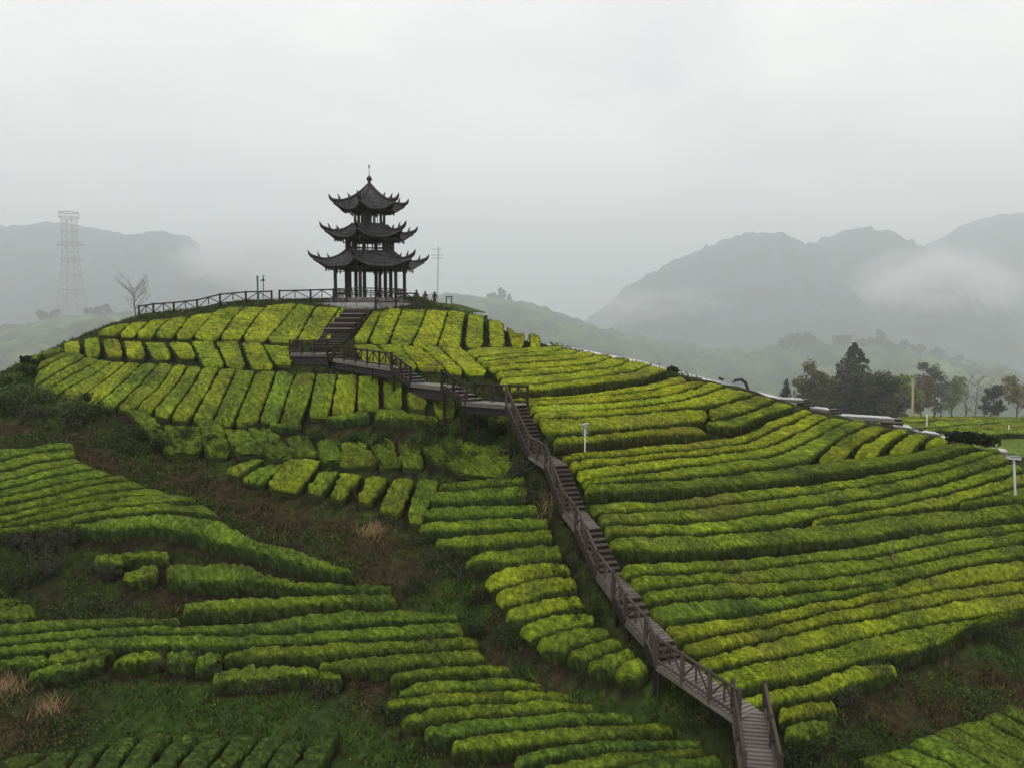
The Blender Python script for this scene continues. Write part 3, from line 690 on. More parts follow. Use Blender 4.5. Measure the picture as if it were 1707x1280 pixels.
# -- nearest corner rows
between(["i 140,1190 -30,1250", "i 300,1180 230,1230 120,1300", "i 490,1150 430,1220 370,1310", "i 680,1100 600,1190 520,1310", "i 855,1070 770,1170 670,1310", "i 1050,1070 960,1160 850,1310", "i 1200,1085 1110,1180 1010,1310", "i 1390,1080 1300,1180 1205,1310", "i 1550,1080 1470,1180 1365,1310", "j 215,1090 120,1200 45,1310", "j 340,1110 290,1200 200,1310", "j 540,1050 480,1170 400,1310"],
        "{} dull tea row from the dead grass tuft in the nearest corner field", [0.07, 0.08, 0.09, 0.09, 0.10, 0.09, 0.09, 0.08, 0.08, 0.07, 0.08], "nearest corner tea rows", tired=0.2, inset=0.09)
# ------------------------------------------------------------------ ground of the hill
def blobs(X, Y, spots):
    out = np.zeros_like(X)
    for px, py, r in spots:
        c = cast(np.array([px]), np.array([py]))[0]
        out = np.maximum(out, np.exp(-((X - c[0]) ** 2 + (Y - c[1]) ** 2) / (2 * r * r)))
    return out
BROWN = [(20, 715, 2.0), (100, 730, 1.6), (160, 765, 1.2), (290, 800, 1.3), (360, 825, 1.5), (430, 850, 1.5), (480, 880, 1.4), (560, 880, 1.1), (620, 910, 1.2), (650, 960, 1.1), (560, 715, 0.7), (660, 735, 0.8),
         (300, 985, 0.8), (50, 1220, 1.0), (830, 1090, 0.6), (930, 1135, 0.6), (805, 1050, 0.45), (1560, 1175, 1.0), (1680, 1145, 1.2), (1480, 1190, 0.6), (620, 1160, 0.6)]
LUSH = [(330, 1170, 2.5), (430, 1190, 2.0), (600, 1240, 2.0), (620, 1270, 2.0), (300, 1200, 2.0), (950, 1160, 1.6), (1060, 1150, 1.4), (770, 1010, 1.5), (1600, 1090, 2.0), (590, 845, 1.5), (420, 740, 3), (60, 680, 4), (560, 740, 2.5), (700, 760, 2.5), (800, 760, 2.5), (300, 750, 2), (640, 800, 1.6), (700, 830, 1.5)]
gsx, gsy = gx[::2], gy[::2]
GXX, GYY = np.meshgrid(gsx, gsy)
GZZ = HG[::2, ::2]
brown = np.clip(blobs(GXX, GYY, BROWN), 0, 1); lush = np.clip(blobs(GXX, GYY, LUSH), 0, 1)
PG = np.stack([GXX, GYY, GZZ], -1)
w3, w4 = Waves(2.2, 8, 31), Waves(0.7, 8, 32)
brown = np.clip(brown * 1.25 + 0.18 * w3(PG) * (brown > 0.05) + 0.06 * w4(PG), 0, 1)
SOIL = np.array((0.020, 0.015, 0.011)); CLAY = np.array((0.038, 0.029, 0.015)); WEED = np.array((0.026, 0.038, 0.011)); LUSHC = np.array((0.034, 0.062, 0.012)); FARFIELD = np.array((0.10, 0.135, 0.03))
wk = np.clip(0.6 + 0.35 * w3(PG), 0, 1)[..., None]
gcol = SOIL * (1 - wk) + WEED * wk
gcol = gcol * (1 - lush[..., None] * 0.85) + LUSHC * lush[..., None] * 0.85
gcol = gcol * (1 - brown[..., None]) + CLAY * brown[..., None]
occs = OCC[::2, ::2] | OCC[1::2, ::2][:GXX.shape[0]].repeat(1, 0)[:GXX.shape[0]] if False else OCC[::2, ::2]
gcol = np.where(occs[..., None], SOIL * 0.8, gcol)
farm = np.clip((GYY - 62 - 0.0 * GXX) / 6, 0, 1) * np.clip((GXX - 30) / 6, 0, 1)
gcol = gcol * (1 - farm[..., None]) + FARFIELD * farm[..., None]
nY, nX = GXX.shape
idx = np.arange(nY * nX).reshape(nY, nX)
Q = np.stack([idx[:-1, :-1], idx[:-1, 1:], idx[1:, 1:], idx[1:, :-1]], -1).reshape(-1, 4)
o = np_obj("hill_terrain", PG.reshape(-1, 3), Q, colour=gcol.reshape(-1, 3), mat=M['soil'], smooth=True)
tag(o, "weedy hillside soil under the tea hedges", "hillside", kind="structure")
o = np_obj("valley_ground", np.array([(-9000, -400, -34), (9000, -400, -34), (9000, 12000, -34), (-9000, 12000, -34)], float), [(0, 1, 2, 3)], colour=np.tile((0.05, 0.07, 0.03), (4, 1)), mat=M['far'])
tag(o, "misty valley floor beyond the tea hill", "ground", kind="structure")

# ------------------------------------------------------------------ grass and weeds on the banks
def tufts(name, label, pts, size, colour, blades, kind="stuff", mat=None, lean=0.5, width=0.16, seed=5, cat="grass"):
    r = np.random.default_rng(seed)
    n = len(pts)
    P = np.repeat(pts, blades, 0); S = np.repeat(size, blades)[:, None] * r.uniform(0.5, 1.2, (n * blades, 1))
    C = np.repeat(colour, blades, 0) * r.uniform(0.6, 1.45, (n * blades, 1))
    P = P + r.normal(0, 0.35, P.shape) * S * np.array((1, 1, 0.0))
    d = np.concatenate([r.normal(0, lean, (len(P), 2)), np.ones((len(P), 1))], 1)
    sidev = np.concatenate([r.normal(0, 1, (len(P), 2)), np.zeros((len(P), 1))], 1); sidev /= np.linalg.norm(sidev, axis=1)[:, None]
    base0, base1, tip = P - sidev * S * width, P + sidev * S * width, P + d * S
    V = np.stack([base0, base1, tip], 1).reshape(-1, 3)
    T = np.arange(len(V)).reshape(-1, 3)
    o = np_obj(name, V, None, T, colour=np.repeat(C, 3, 0), mat=mat or M['leaf'])
    return tag(o, label, cat, kind=kind)

r = np.random.default_rng(91)
n = 330000
X = r.uniform(-48, 42, n); Yv = 23 + 60 * r.uniform(0, 1, n) ** 1.35
ii = ((X - GX0) / GS).astype(int); jj = ((Yv - GY0) / GS).astype(int)
free = ~OCC[jj, ii]
infr = (np.abs(X) < Yv * 0.64 + 1.5)
keep = free & infr & ~((X > -1) & (Yv > 65.5 - 0.62 * X)) & (r.uniform(0, 1, n) < np.clip(34.0 / Yv, 0.25, 1))
X, Yv = X[keep], Yv[keep]
Zv = ground(X, Yv)
bq = interp2(X, Yv, brown, GX0, GY0, GS * 2); lq = interp2(X, Yv, lush, GX0, GY0, GS * 2)
PP = np.stack([X, Yv, Zv], 1)
nn = Waves(1.8, 8, 41)(PP)
c = np.where((bq > 0.55 + 0.3 * r.normal(size=len(X)))[:, None], np.array((0.054, 0.042, 0.020)), np.where((lq + 0.25 * nn > 0.45)[:, None], np.array((0.044, 0.084, 0.014)), np.array((0.040, 0.060, 0.015))))
dead = r.uniform(0, 1, len(X)) < 0.06
c = np.where(dead[:, None], np.array((0.10, 0.075, 0.038)), c)
size = np.clip(0.10 + 0.0022 * Yv + 0.05 * nn, 0.07, 0.4)
tufts("grass", "short weeds and grass covering the banks between the tea rows", PP, size, c, 2, seed=6)

# ------------------------------------------------------------------ shrubs and trees
def cards(centres, size, colour, r, up=0.3, aspect=0.6):
    n = len(centres)
    ax = r.normal(size=(n, 3)); ax[:, 2] += up; ax /= np.linalg.norm(ax, axis=1)[:, None]
    bx = np.cross(ax, r.normal(size=(n, 3))); bx /= np.linalg.norm(bx, axis=1)[:, None] + 1e-9
    s = np.asarray(size).reshape(-1, 1) * r.uniform(0.6, 1.3, (n, 1))
    V = np.stack([centres - ax * s * 0.5, centres + bx * s * aspect * 0.5, centres + ax * s * 0.5, centres - bx * s * aspect * 0.5], 1).reshape(-1, 3)
    C = np.repeat(colour * r.uniform(0.65, 1.4, (n, 1)), 4, 0)
    return V, np.arange(n * 4).reshape(-1, 4), C

def tube(P, R, n=6):
    P = np.asarray(P, float); V, Q = [], []
    for i in range(len(P)):
        d = P[min(i + 1, len(P) - 1)] - P[max(i - 1, 0)]
        d = d / (np.linalg.norm(d) + 1e-9)
        a = np.cross(d, (0.3, 0.9, 0.1)); a /= np.linalg.norm(a) + 1e-9; b = np.cross(d, a)
        for k in range(n):
            t = 2 * math.pi * k / n
            V.append(P[i] + R[i] * (a * math.cos(t) + b * math.sin(t)))
    for i in range(len(P) - 1):
        for k in range(n):
            Q.append((i * n + k, i * n + (k + 1) % n, (i + 1) * n + (k + 1) % n, (i + 1) * n + k))
    return np.array(V), np.array(Q)

def join(parts):
    V, Q, off = [], [], 0
    for v, q in parts:
        V.append(v); Q.append(q + off); off += len(v)
    return np.concatenate(V), np.concatenate(Q)

def branches(r, base, height, spread, nb, thick, levels=2, rise=0.5):
    """a tapering trunk with limbs; returns the pieces and the limb tips"""
    parts, tips = [], []
    top = base + np.array((r.normal(0, 0.05) * height, r.normal(0, 0.05) * height, height))
    tk = np.linspace(0, 1, 7)[:, None]
    trunk = base + (top - base) * tk + r.normal(0, 0.018 * height, (7, 3)) * np.sin(tk * 3.1)
    parts.append(tube(trunk, np.linspace(thick, thick * 0.3, 7)))
    tips.append(top)
    for i in range(nb):
        t = r.uniform(0.12, 0.97); a = r.uniform(0, 6.28)
        s = base + (top - base) * t
        ln = spread * (1.15 - 0.6 * t) * r.uniform(0.6, 1.15)
        e = s + np.array((math.cos(a) * ln, math.sin(a) * ln, ln * rise * r.uniform(0.5, 1.7)))
        m = (s + e) / 2 + r.normal(0, 0.06 * ln, 3)
        parts.append(tube([s, m, e], [thick * 0.42 * (1 - 0.5 * t), thick * 0.26, thick * 0.09], 5))
        tips += [m, e]
        for j in range(levels * 2):
            s2 = m + (e - m) * r.uniform(0, 1); d = r.normal(size=3); d[2] = abs(d[2]) + 0.3
            e2 = s2 + d / np.linalg.norm(d) * ln * r.uniform(0.25, 0.5)
            parts.append(tube([s2, e2], [thick * 0.16, thick * 0.05], 4)); tips.append(e2)
    return parts, tips

def tree(name, label, base, height, spread, colour, seed, cat="tree", group=None, leaf=0.28, density=1.0, nb=16, thick=None, bark='bark', bare=False, conifer=False, trunk_share=0.25):
    r = np.random.default_rng(seed)
    base = np.array(base, float)
    e = empty(name, base)
    thick = thick or height * 0.022
    parts, tips = branches(r, base, height * 0.93, spread, nb, thick, 3 if bare else 1, 0.75 if not conifer else 0.05)
    V, Q = join(parts)
    np_obj("trunk", V, Q, mat=M[bark], parent=e)
    colour = np.array(colour)
    if conifer:
        pts, sz = [], []
        layers = int(height * 2.2)
        for k in range(layers):
            t = (k + 0.5) / layers
            rad = spread * (1 - t) ** 0.8 * r.uniform(0.75, 1.1) + 0.15
            nbk = int(7 + 10 * (1 - t))
            for q in range(nbk):
                a = r.uniform(0, 6.28); m = int(14 * density * max(0.3, 1 - t))+3
                rr = rad * r.uniform(0.7, 1.1)
                s = np.sqrt(r.uniform(0.02, 1, m))
                z = base[2] + height * (0.14 + 0.86 * t) - 0.25 * rr * s ** 2 + r.normal(0, 0.12, m)
                sp = 0.16 * rr * (1 - s * 0.6)
                pts.append(np.stack([base[0] + np.cos(a) * rr * s + r.normal(0, 1, m) * sp, base[1] + np.sin(a) * rr * s + r.normal(0, 1, m) * sp, z], 1))
        pts = np.concatenate(pts)
        V, Q, C = cards(pts, leaf, colour * np.ones((len(pts), 3)), r, 0.0, 0.45)
        np_obj("crown", V, Q, colour=C, mat=M['leaf'], parent=e)
    elif not bare:
        cl = []
        for tp in tips:
            if tp[2] < base[2] + height * trunk_share: continue
            m = int(46 * density); rad = spread * r.uniform(0.16, 0.36)
            d = r.normal(size=(m, 3)); d /= np.linalg.norm(d, axis=1)[:, None]
            cl.append(tp + d * rad * (r.uniform(0, 1, (m, 1)) ** 0.4) * np.array((1, 1, 0.75)))
        cl = np.concatenate(cl)
        cc = colour * np.clip(1 + 0.25 * Waves(spread * 0.8, 6, seed)(cl), 0.5, 1.6)[:, None]
        V, Q, C = cards(cl, leaf, cc, r)
        np_obj("crown", V, Q, colour=C, mat=M['leaf'], parent=e)
    tag(e, label, cat, group)
    return e

def shrub(label, px, py, rad, hgt, colour, seed, group, dense=468, leaf=0.10, twiggy=False, name="shrub"):
    r = np.random.default_rng(seed)
    c = cast(np.array([px]), np.array([py]), 0.1)[0]
    base = np.array((c[0], c[1], float(ground(c[0], c[1])) - 0.05))
    e = empty(name, base)
    parts, tips = [], []
    for k in range(9):
        a = r.uniform(0, 6.28); ln = rad * r.uniform(0.4, 0.95)
        tip = base + np.array((math.cos(a) * ln, math.sin(a) * ln, hgt * r.uniform(0.55, 1.0)))
        m = (base + tip) / 2 + r.normal(0, 0.08, 3)
        parts.append(tube([base, m, tip], [0.03, 0.018, 0.006], 4)); tips += [tip, m]
        for q in range(4 if twiggy else 1):
            t2 = m + (tip - m) * r.uniform() + r.normal(0, 0.22, 3) * rad
            parts.append(tube([m, t2], [0.012, 0.004], 3)); tips.append(t2)
    V, Q = join(parts)
    np_obj("stem", V, Q, mat=M['palebark' if twiggy else 'bark'], parent=e)
    pts = []
    for tp in tips:
        m = max(3, int(dense / len(tips)))
        d = r.normal(size=(m, 3)); d /= np.linalg.norm(d, axis=1)[:, None]
        pts.append(tp + d * rad * 0.38 * r.uniform(0, 1, (m, 1)) ** 0.45 * np.array((1, 1, 0.7)))
    pts = np.concatenate(pts)
    pts[:, 2] = np.maximum(pts[:, 2], ground(pts[:, 0], pts[:, 1]) + 0.02)
    V, Q, C = cards(pts, leaf, np.array(colour) * np.ones((len(pts), 3)), r)
    np_obj("foliage", V, Q, colour=C, mat=M['leaf'], parent=e)
    return tag(e, label, "shrub", group)

r = np.random.default_rng(77)
n = 42000
X = r.uniform(-46, 40, n); Yv = 23.5 + 46 * r.uniform(0, 1, n) ** 1.3
ii = ((X - GX0) / GS).astype(int); jj = ((Yv - GY0) / GS).astype(int)
solid = OCC.copy()
for dx_ in (-2, -1, 1, 2):
    solid |= np.roll(OCC, dx_, 1) | np.roll(OCC, dx_, 0)
nn = Waves(3.2, 8, 43)(np.stack([X, Yv, 0 * X], 1))
bq = interp2(X, Yv, brown, GX0, GY0, GS * 2)
keep = ~solid[jj, ii] & ~((X > -1) & (Yv > 65.5 - 0.62 * X)) & (np.abs(X) < Yv * 0.64 + 1) & (nn + 0.5 > 1.6 * bq) 
X, Yv, nn = X[keep], Yv[keep], nn[keep]
cen = np.stack([X, Yv, ground(X, Yv)], 1)
k = 9
hgt = np.clip(0.22 + 0.14 * nn, 0.08, 0.55) * r.uniform(0.5, 1.3, len(X))
P = np.repeat(cen, k, 0) + np.stack([r.normal(0, 0.16, len(X) * k), r.normal(0, 0.16, len(X) * k), np.repeat(hgt, k) * r.uniform(0.1, 1.0, len(X) * k)], 1)
cw = np.where((r.uniform(0, 1, len(X)) < 0.75)[:, None], np.array((0.040, 0.064, 0.016)), np.array((0.066, 0.084, 0.026)))
cw = np.repeat(cw * r.uniform(0.6, 1.3, (len(X), 1)), k, 0)
V, Q, C = cards(P, 0.05 + 0.0018 * P[:, 1], cw, r)
o = np_obj("undergrowth", V, Q, colour=C, mat=M['leaf'])
tag(o, "leafy weeds and undergrowth on the banks and in the gully", "undergrowth", kind="stuff")

LTG = (0.070, 0.098, 0.032)
DKG, MDG, GRY, YLG = (0.020, 0.032, 0.011), (0.042, 0.062, 0.020), (0.045, 0.050, 0.030), (0.075, 0.10, 0.020)
def shrubs(fmt, group, lst, **kw):
    for i, (px, py, rad, hgt, c) in enumerate(lst):
        shrub(fmt.format(ORD[i]), px, py, rad, hgt, c, 500 + len(group) * 7 + i * 13 + int(px), group, **kw)
shrubs("{} wild shrub from the frame's edge on the overgrown bank beyond the terraces", "shrubs on the overgrown bank",
       [(8, 668, 1.3, 1.1, LTG), (40, 660, 1.2, 1.0, LTG), (22, 690, 1.4, 1.1, DKG), (75, 668, 1.2, 1.1, LTG), (62, 698, 1.3, 1.0, GRY), (105, 690, 1.4, 1.2, LTG), (130, 710, 1.0, 1.0, GRY), (150, 700, 1.0, 1.2, MDG), (12, 640, 1.0, 0.9, YLG), (45, 622, 0.9, 0.7, MDG), (62, 606, 0.9, 0.5, DKG)], dense=936, leaf=0.16)
shrubs("{} dark bush from the shrubby bank along the foot of the terraces", "dark bushes at the terrace foot",
       [(195, 742, 1.1, 1.1, MDG), (232, 755, 1.0, 0.9, MDG), (215, 730, 0.9, 0.9, MDG), (270, 745, 1.0, 0.9, DKG), (245, 735, 0.9, 1.0, DKG), (310, 730, 0.9, 0.8, MDG), (380, 755, 0.8, 0.7, YLG), (430, 722, 0.9, 0.7, DKG), (160, 672, 0.9, 0.8, DKG), (170, 690, 0.9, 0.9, MDG), (340, 745, 0.9, 0.6, MDG), (365, 735, 0.8, 0.6, DKG), (460, 745, 0.8, 0.6, MDG), (520, 735, 0.8, 0.6, DKG), (585, 738, 0.8, 0.6, MDG), (640, 742, 0.8, 0.6, DKG), (700, 745, 0.8, 0.6, MDG)], dense=936, leaf=0.13)
shrubs("{} grey half leafless shrub on the black undercut bank", "grey shrubs under the spur",
       [(20, 905, 1.0, 0.9, GRY), (60, 912, 1.0, 1.0, GRY), (95, 918, 1.0, 1.1, GRY), (80, 955, 1.1, 1.2, GRY), (45, 975, 1.0, 0.8, DKG), (180, 965, 0.7, 0.9, GRY), (120, 895, 0.9, 0.7, GRY)], dense=1100, leaf=0.10)
shrubs("{} leafy weed clump on the slope under the long landing", "weed clumps under the landing",
       [(770, 720, 0.9, 0.7, MDG), (800, 735, 1.0, 0.8, MDG), (830, 720, 0.9, 0.8, DKG), (845, 760, 0.9, 0.7, GRY), (780, 760, 1.0, 0.6, DKG), (865, 790, 0.9, 0.8, GRY), (885, 830, 0.8, 0.8, GRY), (740, 720, 0.9, 0.6, DKG), (820, 700, 0.7, 0.6, MDG)], dense=864, leaf=0.11)
shrubs("{} dark weed clump in the gully between the tea strips", "weed clumps in the gully",
       [(735, 930, 0.9, 0.6, GRY), (770, 960, 1.0, 0.7, DKG), (790, 1000, 0.9, 0.6, DKG), (800, 1050, 0.7, 0.5, DKG), (690, 985, 0.6, 0.5, DKG), (850, 1075, 0.8, 0.5, DKG), (660, 870, 0.9, 0.6, DKG), (700, 900, 0.9, 0.6, MDG), (950, 1005, 0.5, 0.5, DKG), (985, 1040, 0.6, 0.6, DKG), (940, 955, 0.6, 0.6, DKG)], dense=756, leaf=0.085)
shrubs("{} untrimmed bush on the steep bank by the corner field", "bushes on the corner bank",
       [(1500, 1105, 0.8, 0.7, DKG), (1540, 1090, 0.9, 0.8, DKG), (1450, 1130, 0.7, 0.7, GRY), (1600, 1065, 1.0, 0.8, DKG), (1650, 1060, 1.0, 0.8, DKG), (1690, 1075, 1.0, 0.8, MDG), (1400, 1170, 0.7, 0.7, GRY), (1360, 1230, 0.8, 0.8, MDG), (1335, 1255, 0.7, 0.8, DKG), (1420, 1245, 0.7, 0.6, MDG), (1320, 1275, 0.6, 0.7, DKG)], dense=756, leaf=0.08)
shrubs("{} low bush under the brink of the tea clumps", "bushes under the brink",
       [(110, 1130, 0.8, 0.7, GRY), (280, 1115, 0.7, 0.8, GRY), (320, 1110, 0.6, 0.6, GRY), (375, 1140, 0.6, 0.7, GRY), (450, 1150, 0.8, 0.7, GRY), (540, 1150, 0.6, 0.6, GRY), (660, 1200, 0.6, 0.6, DKG), (640, 1180, 0.5, 0.5, MDG)], dense=720, leaf=0.08)
def drygrass(label, px, py, rad, n, seed):
    c0 = cast(np.array([px]), np.array([py]))[0]
    rr = np.random.default_rng(seed)
    xy = c0 + rr.normal(0, rad, (n, 2))
    pts = np.concatenate([xy, ground(xy[:, 0], xy[:, 1])[:, None]], 1)
    o = tufts("dry_grass_tuft", label, pts, np.full(n, 0.5), np.tile((0.33, 0.22, 0.12), (n, 1)), 3, kind="thing", lean=0.55, width=0.02, seed=seed, cat="dry grass")
    o["group"] = "dry grass tufts"
drygrass("pale dead grass tuft spilling down the brown gully", 622, 888, 0.45, 120, 3)
drygrass("straw coloured dead grass tuft at the frame's edge below the tea clumps", 8, 1150, 0.45, 120, 4)
drygrass("bleached dead grass on the bank under the lowest clumps", 88, 1180, 0.25, 50, 5)
drygrass("reddish dead grass beside the stairs' second landing", 912, 848, 0.3, 60, 6)

# ------------------------------------------------------------------ boardwalk and stairs
WID = 1.05
def side_of(a, b):
    d = b - a; d.z = 0
    return Vector((-d.y, d.x, 0)).normalized()          # left of the walking direction

def fix_low(p):
    return float(ground(p.x, p.y))

def railing(e, pts, high=0.9, mat='rail', thick=0.115, bay=1.4, posts_down=0.0):
    """posts, rails and A braces along a line of deck edge points"""
    for i in range(len(pts) - 1):
        a, b = pts[i], pts[i + 1]
        L = (b - a).length
        nb = max(1, round(L / bay))
        for k in range(nb):
            p, q = a.lerp(b, k / nb), a.lerp(b, (k + 1) / nb)
            up = Vector((0, 0, high))
            if i == 0 and k == 0:
                bar("post", p - Vector((0, 0, 0.15 + posts_down)), p + up * 1.1, thick * 1.35, thick * 1.35, mat, e, True)
            bar("post", q - Vector((0, 0, 0.15 + posts_down)), q + up * 1.1, thick * 1.35, thick * 1.35, mat, e, True)
            bar("handrail", p + up, q + up, thick, thick, mat, e, True)
            bar("lower_rail", p + up * 0.14, q + up * 0.14, thick * 0.8, thick * 0.8, mat, e, True)
            m = (p + q) / 2
            bar("brace", p + up * 0.16, m + up * 0.98, thick * 0.6, thick * 0.6, mat, e, True)
            bar("brace", q + up * 0.16, m + up * 0.98, thick * 0.6, thick * 0.6, mat, e, True)
            bar("baluster", m + up * 0.3, m + up * 0.97, thick * 0.7, thick * 0.7, mat, e, True)

def deck(label, a, b, rails=(1,), width=WID, mat='deck', piles=True, board=0.17, rail_mat='rail', name="boardwalk_deck", cat="boardwalk", ext=0.0, high=0.9, skirt=None):
    a, b = Vector(a), Vector(b)
    s = side_of(a, b)
    d = (b - a).normalized()
    a, b = a - d * ext, b + d * ext
    e = empty(name, (a.x, a.y, a.z))
    L = (b - a).length
    n = max(2, int(L / board))
    for k in range(n):
        t0, t1 = (k + 0.04) / n, (k + 0.96) / n
        c = a.lerp(b, (t0 + t1) / 2); hw = width / 2 + random.uniform(-0.015, 0.02)
        j = Vector((0, 0, random.uniform(-0.004, 0.004)))
        bar("plank", c - s * hw + j, c + s * hw + j, L * (t1 - t0), 0.045, mat, e, up=Vector((0, 0, 1)))
    for g in (-1, 1):
        bar("edge_beam", a + s * g * (width / 2 - 0.03) - Vector((0, 0, 0.13)), b + s * g * (width / 2 - 0.03) - Vector((0, 0, 0.13)), 0.09, 0.18, 'deck', e)
    if skirt:
        off = s * skirt[0] * (width / 2 - 0.16) - Vector((0, 0, 0.2 + skirt[1] / 2))
        bar("skirt_board", a + off, b + off, 0.04, skirt[1], 'dark', e)
    if piles:
        npile = max(1, int(L / 2.2))
        for k in range(npile + 1):
            c = a.lerp(b, k / npile)
            for g in (-1, 1):
                p = c + s * g * (width / 2 - 0.12)
                z = fix_low(p) - 0.3
                if z < p.z - 0.25:
                    bar("pile", Vector((p.x, p.y, z)), p - Vector((0, 0, 0.1)), 0.13, 0.13, 'wood', e, True)
    for g in rails:
        off = s * g * (width / 2 - 0.04)
        railing(e, [a + off, b + off], mat=rail_mat, high=high)
    tag(e, label, cat, "decks of the boardwalk")
    return e

def flight(label, top, bot, rails=(1,), width=WID, rail_mat='rail', high=0.9, nstep=None, tmat='tread'):
    top, bot = Vector(top), Vector(bot)
    s = side_of(bot, top)                                  # left when climbing
    e = empty("stair_flight", (bot.x, bot.y, bot.z))
    rise = top.z - bot.z
    n = nstep or max(2, round(rise / 0.17))
    run = Vector((top.x - bot.x, top.y - bot.y, 0))
    dirn = run.normalized(); depth = run.length / n
    for k in range(n):
        z = bot.z + rise * (k + 1) / n
        c = Vector((bot.x, bot.y, 0)) + run * ((k + 0.5) / n)
        c.z = z - 0.02
        bar("tread", c - s * width / 2 - dirn * 0.02, c + s * width / 2 - dirn * 0.02, depth + 0.03, 0.045, tmat, e)
        f = Vector((bot.x, bot.y, 0)) + run * (k / n) + dirn * 0.02
        bar("riser", Vector((f.x, f.y, z - 0.115)) - s * (width / 2 - 0.03), Vector((f.x, f.y, z - 0.115)) + s * (width / 2 - 0.03), 0.02, rise / n - 0.05, 'wood', e)
    for g in (-1, 1):
        off = s * g * (width / 2 + 0.02)
        bar("stringer", bot + off - Vector((0, 0, 0.12)), top + off - Vector((0, 0, 0.12)), 0.06, 0.28, 'wood', e)
    for t in (0.1, 0.9):
        c = bot.lerp(top, t)
        for g in (-1, 1):
            p = c + s * g * (width / 2 - 0.1); z = fix_low(p) - 0.3
            if z < p.z - 0.35:
                bar("pile", Vector((p.x, p.y, z)), p - Vector((0, 0, 0.2)), 0.12, 0.12, 'wood', e, True)
    for g in rails:
        off = s * g * (width / 2 - 0.04)
        railing(e, [bot + off, top + off], mat=rail_mat, high=high)
    tag(e, label, "stairs", "stair flights up the tea hill")
    return e

N = NODES
deck("nearest plank deck of the boardwalk, with railings on both sides", N[0], N[1], rails=(1, -1), ext=0.25)
deck("sloping plank deck with white gaps between rails above dark posts", N[1], N[2], rails=(1,))
flight("lowest short stair flight of the hillside boardwalk", N[3], N[2])
deck("lowest small landing between two short stair flights", N[3], N[4])
flight("second stair flight up the hillside, only a few steps", N[5], N[4])
deck("landing with curved rail between the second and third flights", N[5], N[6])
flight("third stair flight, long, beside the widest tea row's yellow end", N[7], N[6])
deck("landing under the fourth flight, beside reddish dead grass", N[7], N[8])
flight("fourth stair flight, long, below the landing near the white lamp", N[9], N[8])
deck("grey landing just under the top stair flight", N[9], N[10])
flight("top stair flight rising to the long landing at the bend", N[11], N[10])
U = UNODES
deck("pale landing deck at the bend above the stairs", U[0], N[11], rails=(1,), mat='wetdeck', rail_mat='wood', ext=0.45, skirt=(-1, 0.4))
flight("short stair flight by the bend with a leaning rail", U[1], U[0], rails=(1,), rail_mat='wood')
deck("short wet deck between two stairs under the slanting hedges", U[2], U[1], rails=(), mat='wetdeck', rail_mat='wood', skirt=(-1, 0.6))
flight("short stair flight halfway along the sloping boardwalk", U[3], U[2], rails=(1,), rail_mat='wood')
deck("long wet deck passing below the second terrace hedges", U[4], U[3], rails=(-1,), mat='wetdeck', rail_mat='wood', skirt=(-1, 0.5))
flight("few steps between the landing deck and the long wet deck", U[5], U[4], rails=(), rail_mat='wood')
deck("landing deck with railing at the foot of the pavilion steps", U[6], U[5], rails=(-1,), mat='wetdeck', rail_mat='wood', width=1.3, skirt=(-1, 0.6))
flight("broad dark steps climbing from the landing deck to the upper flight", TOPSTEP[1], TOPSTEP[0], rails=(), width=2.0)
flight("broad pale edged steps rising between hedges to the pavilion", TOPSTEP[2], TOPSTEP[1], rails=(), width=2.1, nstep=5, tmat='wetdeck')

# ridge walkway on the far side of the field: short wet decks stepping down
RIDGE = [("m2 510,345", "m2 690,372", 60.0, "far"), ("m2 1330,545", "m2 1585,566", 57.5, "near"), ("m3 205,238", "m3 338,262", 56.8, "x"), ("m3 372,288", "m3 778,326", 56.0, "x"), ("m3 785,365", "m3 912,386", 54.6, "x"), ("m3 930,402", "m3 1100,432", 54.0, "x"), ("m3 1128,446", "m3 1182,466", 53.0, "x"), ("m3 1490,536", "m3 1585,552", 51.0, "x"), ("b 1270,150", "b 1390,166", 76.5, "x")]
RL = ["ridge walkway deck beside the dark arched pipe", "ridge walkway deck nearest the small dark conifer", "short ridge deck stepping down toward the longest one", "longest ridge walkway deck, in front of the tall conifer", "ridge deck right after the longest one", "ridge deck running down toward the dark clipped bush", "tiny pale ridge step beside the dark clipped bush", "last pale ridge step above the tall white lamp", "dark edged deck behind the knoll's hedges"]
RP = []
for (p, q, Yd, _), lb in zip(RIDGE, RL):
    (ax_, ay_), (bx_, by_) = line(p)[0], line(q)[0]
    A3, B3 = at(ax_, ay_, Yd), at(bx_, by_, Yd - 0.3)
    zz = (A3.z + B3.z) / 2
    A3.z = zz + (A3.z - zz) * 0.6; B3.z = zz + (B3.z - zz) * 0.6
    deck(lb, A3, B3, rails=(), width=1.3, mat='ridgedeck', piles=(Yd < 65), name="ridge_walkway_deck", cat="boardwalk")
    RP.append((A3, B3))
for i in (1, 2, 3, 4):
    a_, b_ = RP[i][1], RP[i + 1][0]
    if (a_ - b_).length > 0.25 and a_.z > b_.z + 0.1:
        flight(f"{ORD[i-1]} little ridge stair down from the dark arched pipe", a_, b_, rails=(), width=1.2)

